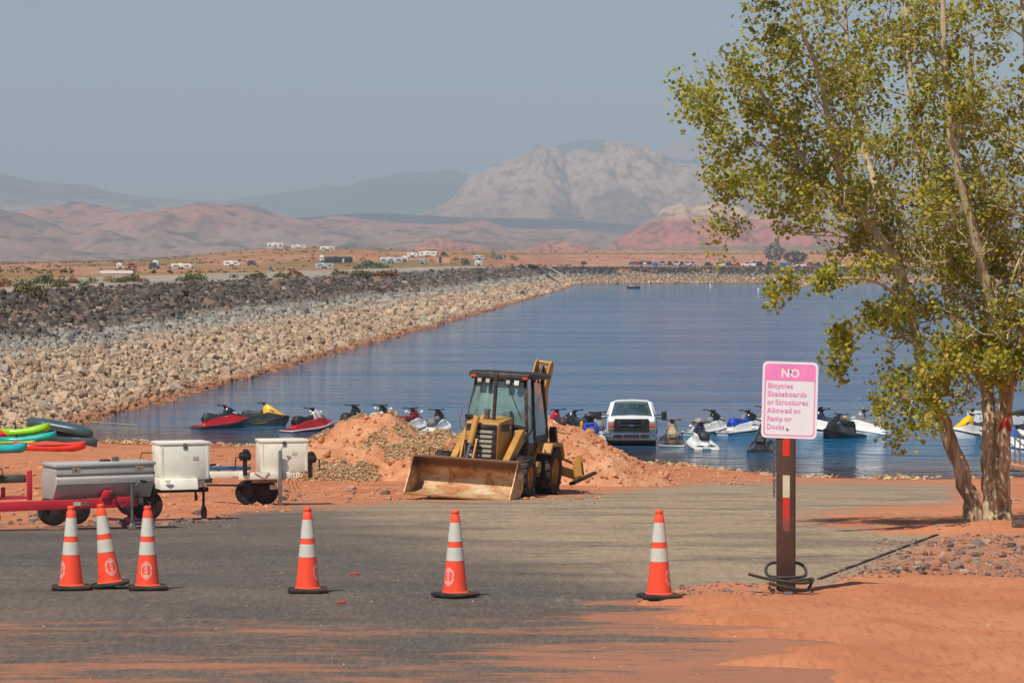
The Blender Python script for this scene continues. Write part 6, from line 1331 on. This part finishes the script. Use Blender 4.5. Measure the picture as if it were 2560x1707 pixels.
bush(926, 673, 90, 17, BM3, 'broad green bush in front of the campground', 700, grp='campground bushes', seed=40); bush(1162, 658, 27, 15, BM3, 'round green bush right of the pink block', 900, grp='campground bushes', seed=41); bush(1284, 651, 26, 14, BM1, 'olive bush right of the dark grey camper', 900, grp='campground bushes', seed=42); bush(1140, 652, 22, 12, BM1, 'olive bush behind the pink block', 900, grp='campground bushes', seed=43)
for px, row, wp, hp, lb, sd in ((1233, 648, 15, 20, 'small dark tree between two grey campers', 50), (1938, 658, 52, 50, 'taller of the two far dark trees behind the car park', 51), (1988, 662, 58, 34, 'lower of the two far dark trees behind the car park', 52)): bush(px, row, wp, hp, BM4, lb, 900, 'far_tree', grp='far dark trees', seed=sd, cat='tree', tree_=True)
n = 5200; px_ = rng.uniform(-150, 2700, n); D_ = rng.uniform(600, 2250, n); x_ = (px_-HX)/F*D_; d_ = landd(x_, D_); z_ = desert(x_, D_); k_ = (d_ > 60) & (fbm(x_/60, D_/110, 3, 71)+rng.normal(0, .3, n) > -.05) & ~((px_ > 1430) & (D_ < 1800))
x_, D_, z_ = x_[k_], D_[k_], z_[k_]; sz = rng.uniform(.35, .95, len(x_)); nv = len(x_)*5; rad_ = np.repeat(sz, 5)[:, None]; C = np.repeat(np.stack([x_, D_, z_], -1), 5, 0)+rng.normal(0, .5, (nv, 3))*rad_*[1, 1, .3]+[0, 0, .2]
a = rng.normal(size=(nv, 3)); a /= np.linalg.norm(a, axis=1)[:, None]; b_ = np.cross(a, rng.normal(size=(nv, 3))); b_ /= np.linalg.norm(b_, axis=1)[:, None]
me = npmesh('desert_scrub', np.stack([C-a*rad_*.6, C+b_*rad_*.5, C+a*rad_*.6, C-b_*rad_*.5], 1).reshape(-1, 3), np.arange(4*nv).reshape(-1, 4))
tag(link('desert_scrub', me, bushmat('scrub_leaves', S(104, 84, 48), S(150, 118, 70))), 'dry scrub dotted over the far desert', 'scrub', kind='stuff')
# ------------------------------------------------------------------ anglers' boat and two buoys
D = CAMZ*F/(721-HY); ab = empty('fishing_boat', ((1584-HX)/F*D, D, 0)); tag(ab, 'small dark fishing boat with two anglers far out on the lake', 'boat')
rings = []
for x in np.linspace(-1.7, 1.7, 9):
    t = abs(x)/1.7; w_ = .75*(1-t**3)+.03; rings.append([(x, 0, -.15+.3*t**3), (x, -w_*.8, 0), (x, -w_, .42+.12*t**2), (x, w_, .42+.12*t**2), (x, w_*.8, 0)])
MB().loft(rings).build('hull', pm('boat_dark', S(36, 42, 48), .5), ab, smooth=35); MB().box((-1.7, 0, .5), (.25, .3, .6)).build('outboard_motor', BLKPL, ab, bevel=.03)
def person(px, x, shirt, label, lean, rod):
    r = empty('person', (ab.location.x+x, D, .45)); tag(r, label, 'person', 'anglers in the far boat')
    V = [(0, 0, 0), (.03*lean, 0, .3), (.06*lean, 0, .52), (.07*lean, 0, .64), (.08*lean, 0, .8), (.05*lean, -.2, .5), (.2*lean, -.24, .3), (.42*lean, -.14, .36), (.05*lean, .2, .5), (.2*lean, .24, .3), (.42*lean, .14, .38), (.1*lean, -.12, .0), (.42*lean, -.14, .06), (.45*lean, -.14, -.3), (.1*lean, .12, .0), (.42*lean, .14, .06), (.45*lean, .14, -.3)]
    E = [(0, 1), (1, 2), (2, 3), (3, 4), (2, 5), (5, 6), (6, 7), (2, 8), (8, 9), (9, 10), (0, 11), (11, 12), (12, 13), (0, 14), (14, 15), (15, 16)]
    me = bpy.data.meshes.new('body'); me.from_pydata(V, E, []); o = link('body', me, shirt, r); o.modifiers.new('skin', 'SKIN'); rr = [.16, .16, .15, .06, .11, .06, .05, .04, .06, .05, .04, .09, .08, .06, .09, .08, .06]
    for i, q in enumerate(me.skin_vertices[0].data): q.radius = (rr[i], rr[i]); q.use_root = (i == 0)
    o.modifiers.new('sub', 'SUBSURF').levels = 1
    MB().ball((.08*lean, 0, .90), .125, 10, 8, (.9, .85, 1)).build('cap', pm('pale_cap', S(200, 205, 160), .8), r, smooth=60)
    fr = empty('fishing_rod', (r.location.x+.42*lean, D-.1, .82)); tag(fr, 'fishing rod held by the ' + rod, 'fishing rod'); MB().tube([(0, 0, 0), (.8*lean, -.2, .35)], .02, 5).build('rod', BLKPL, fr)
person(0, -.9, pm('lime_shirt', S(188, 206, 120), .8), 'angler in a pale lime shirt seated left in the far boat', 1, 'left angler'); person(0, .7, pm('dark_shirt', S(60, 76, 70), .8), 'angler in a dark shirt seated right in the far boat', 1, 'right angler')
for px, row, lb in ((1776, 719, 'left one of two white buoys far out on the lake'), (1896, 731, 'right one of two white buoys, nearer than its twin')):
    D = CAMZ*F/(row-HY); bu = empty('buoy', ((px-HX)/F*D, D, 0)); tag(bu, lb, 'buoy', 'white buoys'); MB().lathe([(.18, -.2), (.22, 0), (.2, .75), (.12, .95), (.03, 1.0)], 14).build('body', pm('buoy_white', S(232, 230, 224), .4), bu, smooth=50); MB().lathe([(.222, .42), (.226, .46), (.222, .56)], 14, cap=False).build('band', pm('buoy_orange', S(230, 120, 50), .5), bu)
# ------------------------------------------------------------------ gangway rail at the right edge
g0 = P(2546, 1180, 111.); gw = empty('gangway', (g0.x, g0.y, .05), R(12)); tag(gw, 'grey metal gangway rail and orange-dusted deck at the right edge', 'gangway')
MB().box((.9, .8, .1), (2.2, 3.2, .18)).build('deck', pm('dusty_concrete', S(176, 128, 98), .9, var=.15), gw, bevel=.02)
for k, (x, y) in enumerate(((0, -.6), (.06, 0), (.14, .7), (.22, 1.4), (.3, 2.1))): MB().cyl((x, y, .15), (x, y, 1.15+.12*k), .028, n=8).build('rail_post', STEEL, gw, smooth=40)
for z in (1.15, .85, .5): MB().tube([(0, -.6, z), (.3, 2.1, z+.48)], .026, 7).build('handrail', STEEL, gw, smooth=40)
# ------------------------------------------------------------------ stones, gravel, litter
g = N('loose_stone'); ge = g.geo(); rnd = g.math('FRACT', g.math('ADD', ge.outputs['Random Per Island'], g.n('ObjectInfo').outputs['Random'])); pos = ge.outputs['Position']
c = g.ramp(rnd, [(0, S(70, 64, 60)), (.35, S(104, 94, 88)), (.6, S(136, 120, 108)), (.8, S(176, 150, 130)), (1, S(150, 96, 72))]); STONE = g.bsdf(g.mix(g.rng(g.noise(pos, 14, 4), .45, .7, 0, .5), c, S(176, 108, 76)), .9, 0, g.bump(g.noise(pos, 30, 4), .5, .01))
smesh = []
for V in rock_shapes(8): me = npmesh('stone', V*[1, 1, .62], ICF); me.materials.append(STONE); smesh.append(me)
def stone(x, y, r): return link('stone', random.choice(smesh), None, GROUND, (x, y, float(near_z(np.array([x]), np.array([y]))[0])+r*.2), (random.uniform(-.3, .3), random.uniform(-.3, .3), random.uniform(0, 6.28)), (r, r, r))
def gpt(px, py): q = G(px, py); return q.x, q.y
cnt = 0
while cnt < 120:
    px, py = random.uniform(2060, 2600), random.uniform(1345, 1452)
    if px < np.interp(py, [1340, 1452], [2370, 2110]): continue
    stone(*gpt(px, py), math.exp(random.gauss(-3.15, .42))); cnt += 1
for k in range(60): stone(*gpt(random.uniform(0, 560), random.uniform(1286, 1314)), math.exp(random.gauss(-2.9, .4)))
for k in range(30): stone(*gpt(random.uniform(620, 1000), random.uniform(1225, 1258)), math.exp(random.gauss(-2.8, .4)))
for px, py, r in ((2545, 1336, .17), (2345, 1330, .05), (2392, 1430, .12), (880, 1232, .13), (965, 1238, .12), (2300, 1440, .06)): stone(*gpt(px, py), r)
def scatter(name, n, boxes, mu, sg, mat, flat=.6, label=None, lift=.0):
    C, Z = [], []
    for px0, px1, py0, py1, w_ in boxes:
        for _ in range(int(n*w_)):
            x, y = gpt(random.uniform(px0, px1), random.uniform(py0, py1)); C.append((x, y)); Z.append(math.exp(random.gauss(mu, sg)))
    C = np.array(C); zz = np.maximum(near_z(C[:, 0], C[:, 1]), pz(C[:, 0], C[:, 1])); o = link(name, many(name, np.stack([C[:, 0], C[:, 1], zz+np.array(Z)*.2+lift], -1), Z, .3, flat), mat); tag(o, label, 'gravel', kind='stuff'); return o
scatter('gravel', 2400, ((2180, 2600, 1345, 1450, .5), (2080, 2250, 1410, 1460, .12), (1610, 1960, 1462, 1500, .1), (0, 600, 1280, 1318, .12), (600, 1500, 1225, 1262, .16)), -4.2, .4, STONE, .6, 'small grey gravel strewn over the sand and ramp edge')
scatter('beach_clod', 1500, ((0, 760, 1128, 1280, .55), (760, 1500, 1195, 1250, .2), (1450, 1900, 1165, 1212, .25)), -3.3, .45, DIRT, .55, 'clods and footprints churned into the beach sand')
PALE = N('dry_litter'); rn = PALE.geo().outputs['Random Per Island']; LIT = PALE.bsdf(PALE.ramp(rn, [(0, S(206, 196, 170)), (.5, S(188, 172, 120)), (.8, S(120, 100, 74)), (1, S(226, 220, 206))]), .9)
scatter('ground_litter', 420, ((0, 2000, 1340, 1520, .6), (900, 2300, 1230, 1340, .25), (0, 2560, 1520, 1700, .15)), -4.9, .35, LIT, .4, 'bits of straw and litter strewn over the ramp')
RS = pm('red_plastic', S(226, 50, 46), .4)
for px, py, lb in ((892, 1437, 'red plastic scrap on the asphalt between two cones'), (858, 1509, 'red plastic chip on the asphalt below the others')):
    x, y = gpt(px, py); o = MB().box((0, 0, .02), (.06, .05, .02)).box((-.06, .02, .012), (.04, .03, .015)).build('plastic_scrap', RS, None, bevel=.006, loc=(x, y, gz(x, y)), rot=(0, 0, .4)); tag(o, lb, 'litter')
x, y = gpt(2520, 1262); tw = MB().tube(smoothpts([(-.25, 0, .03), (-.05, .1, .06), (.12, .05, .09), (.3, .2, .05)]), [.02]*13 if False else .018, 6).tube([(-.05, .1, .06), (-.2, .2, .14)], .012, 5).build('fallen_branch', BARK, loc=(x, y, gz(x, y)+.03)); tag(tw, 'crooked fallen branch on the sand behind the tree', 'branch')
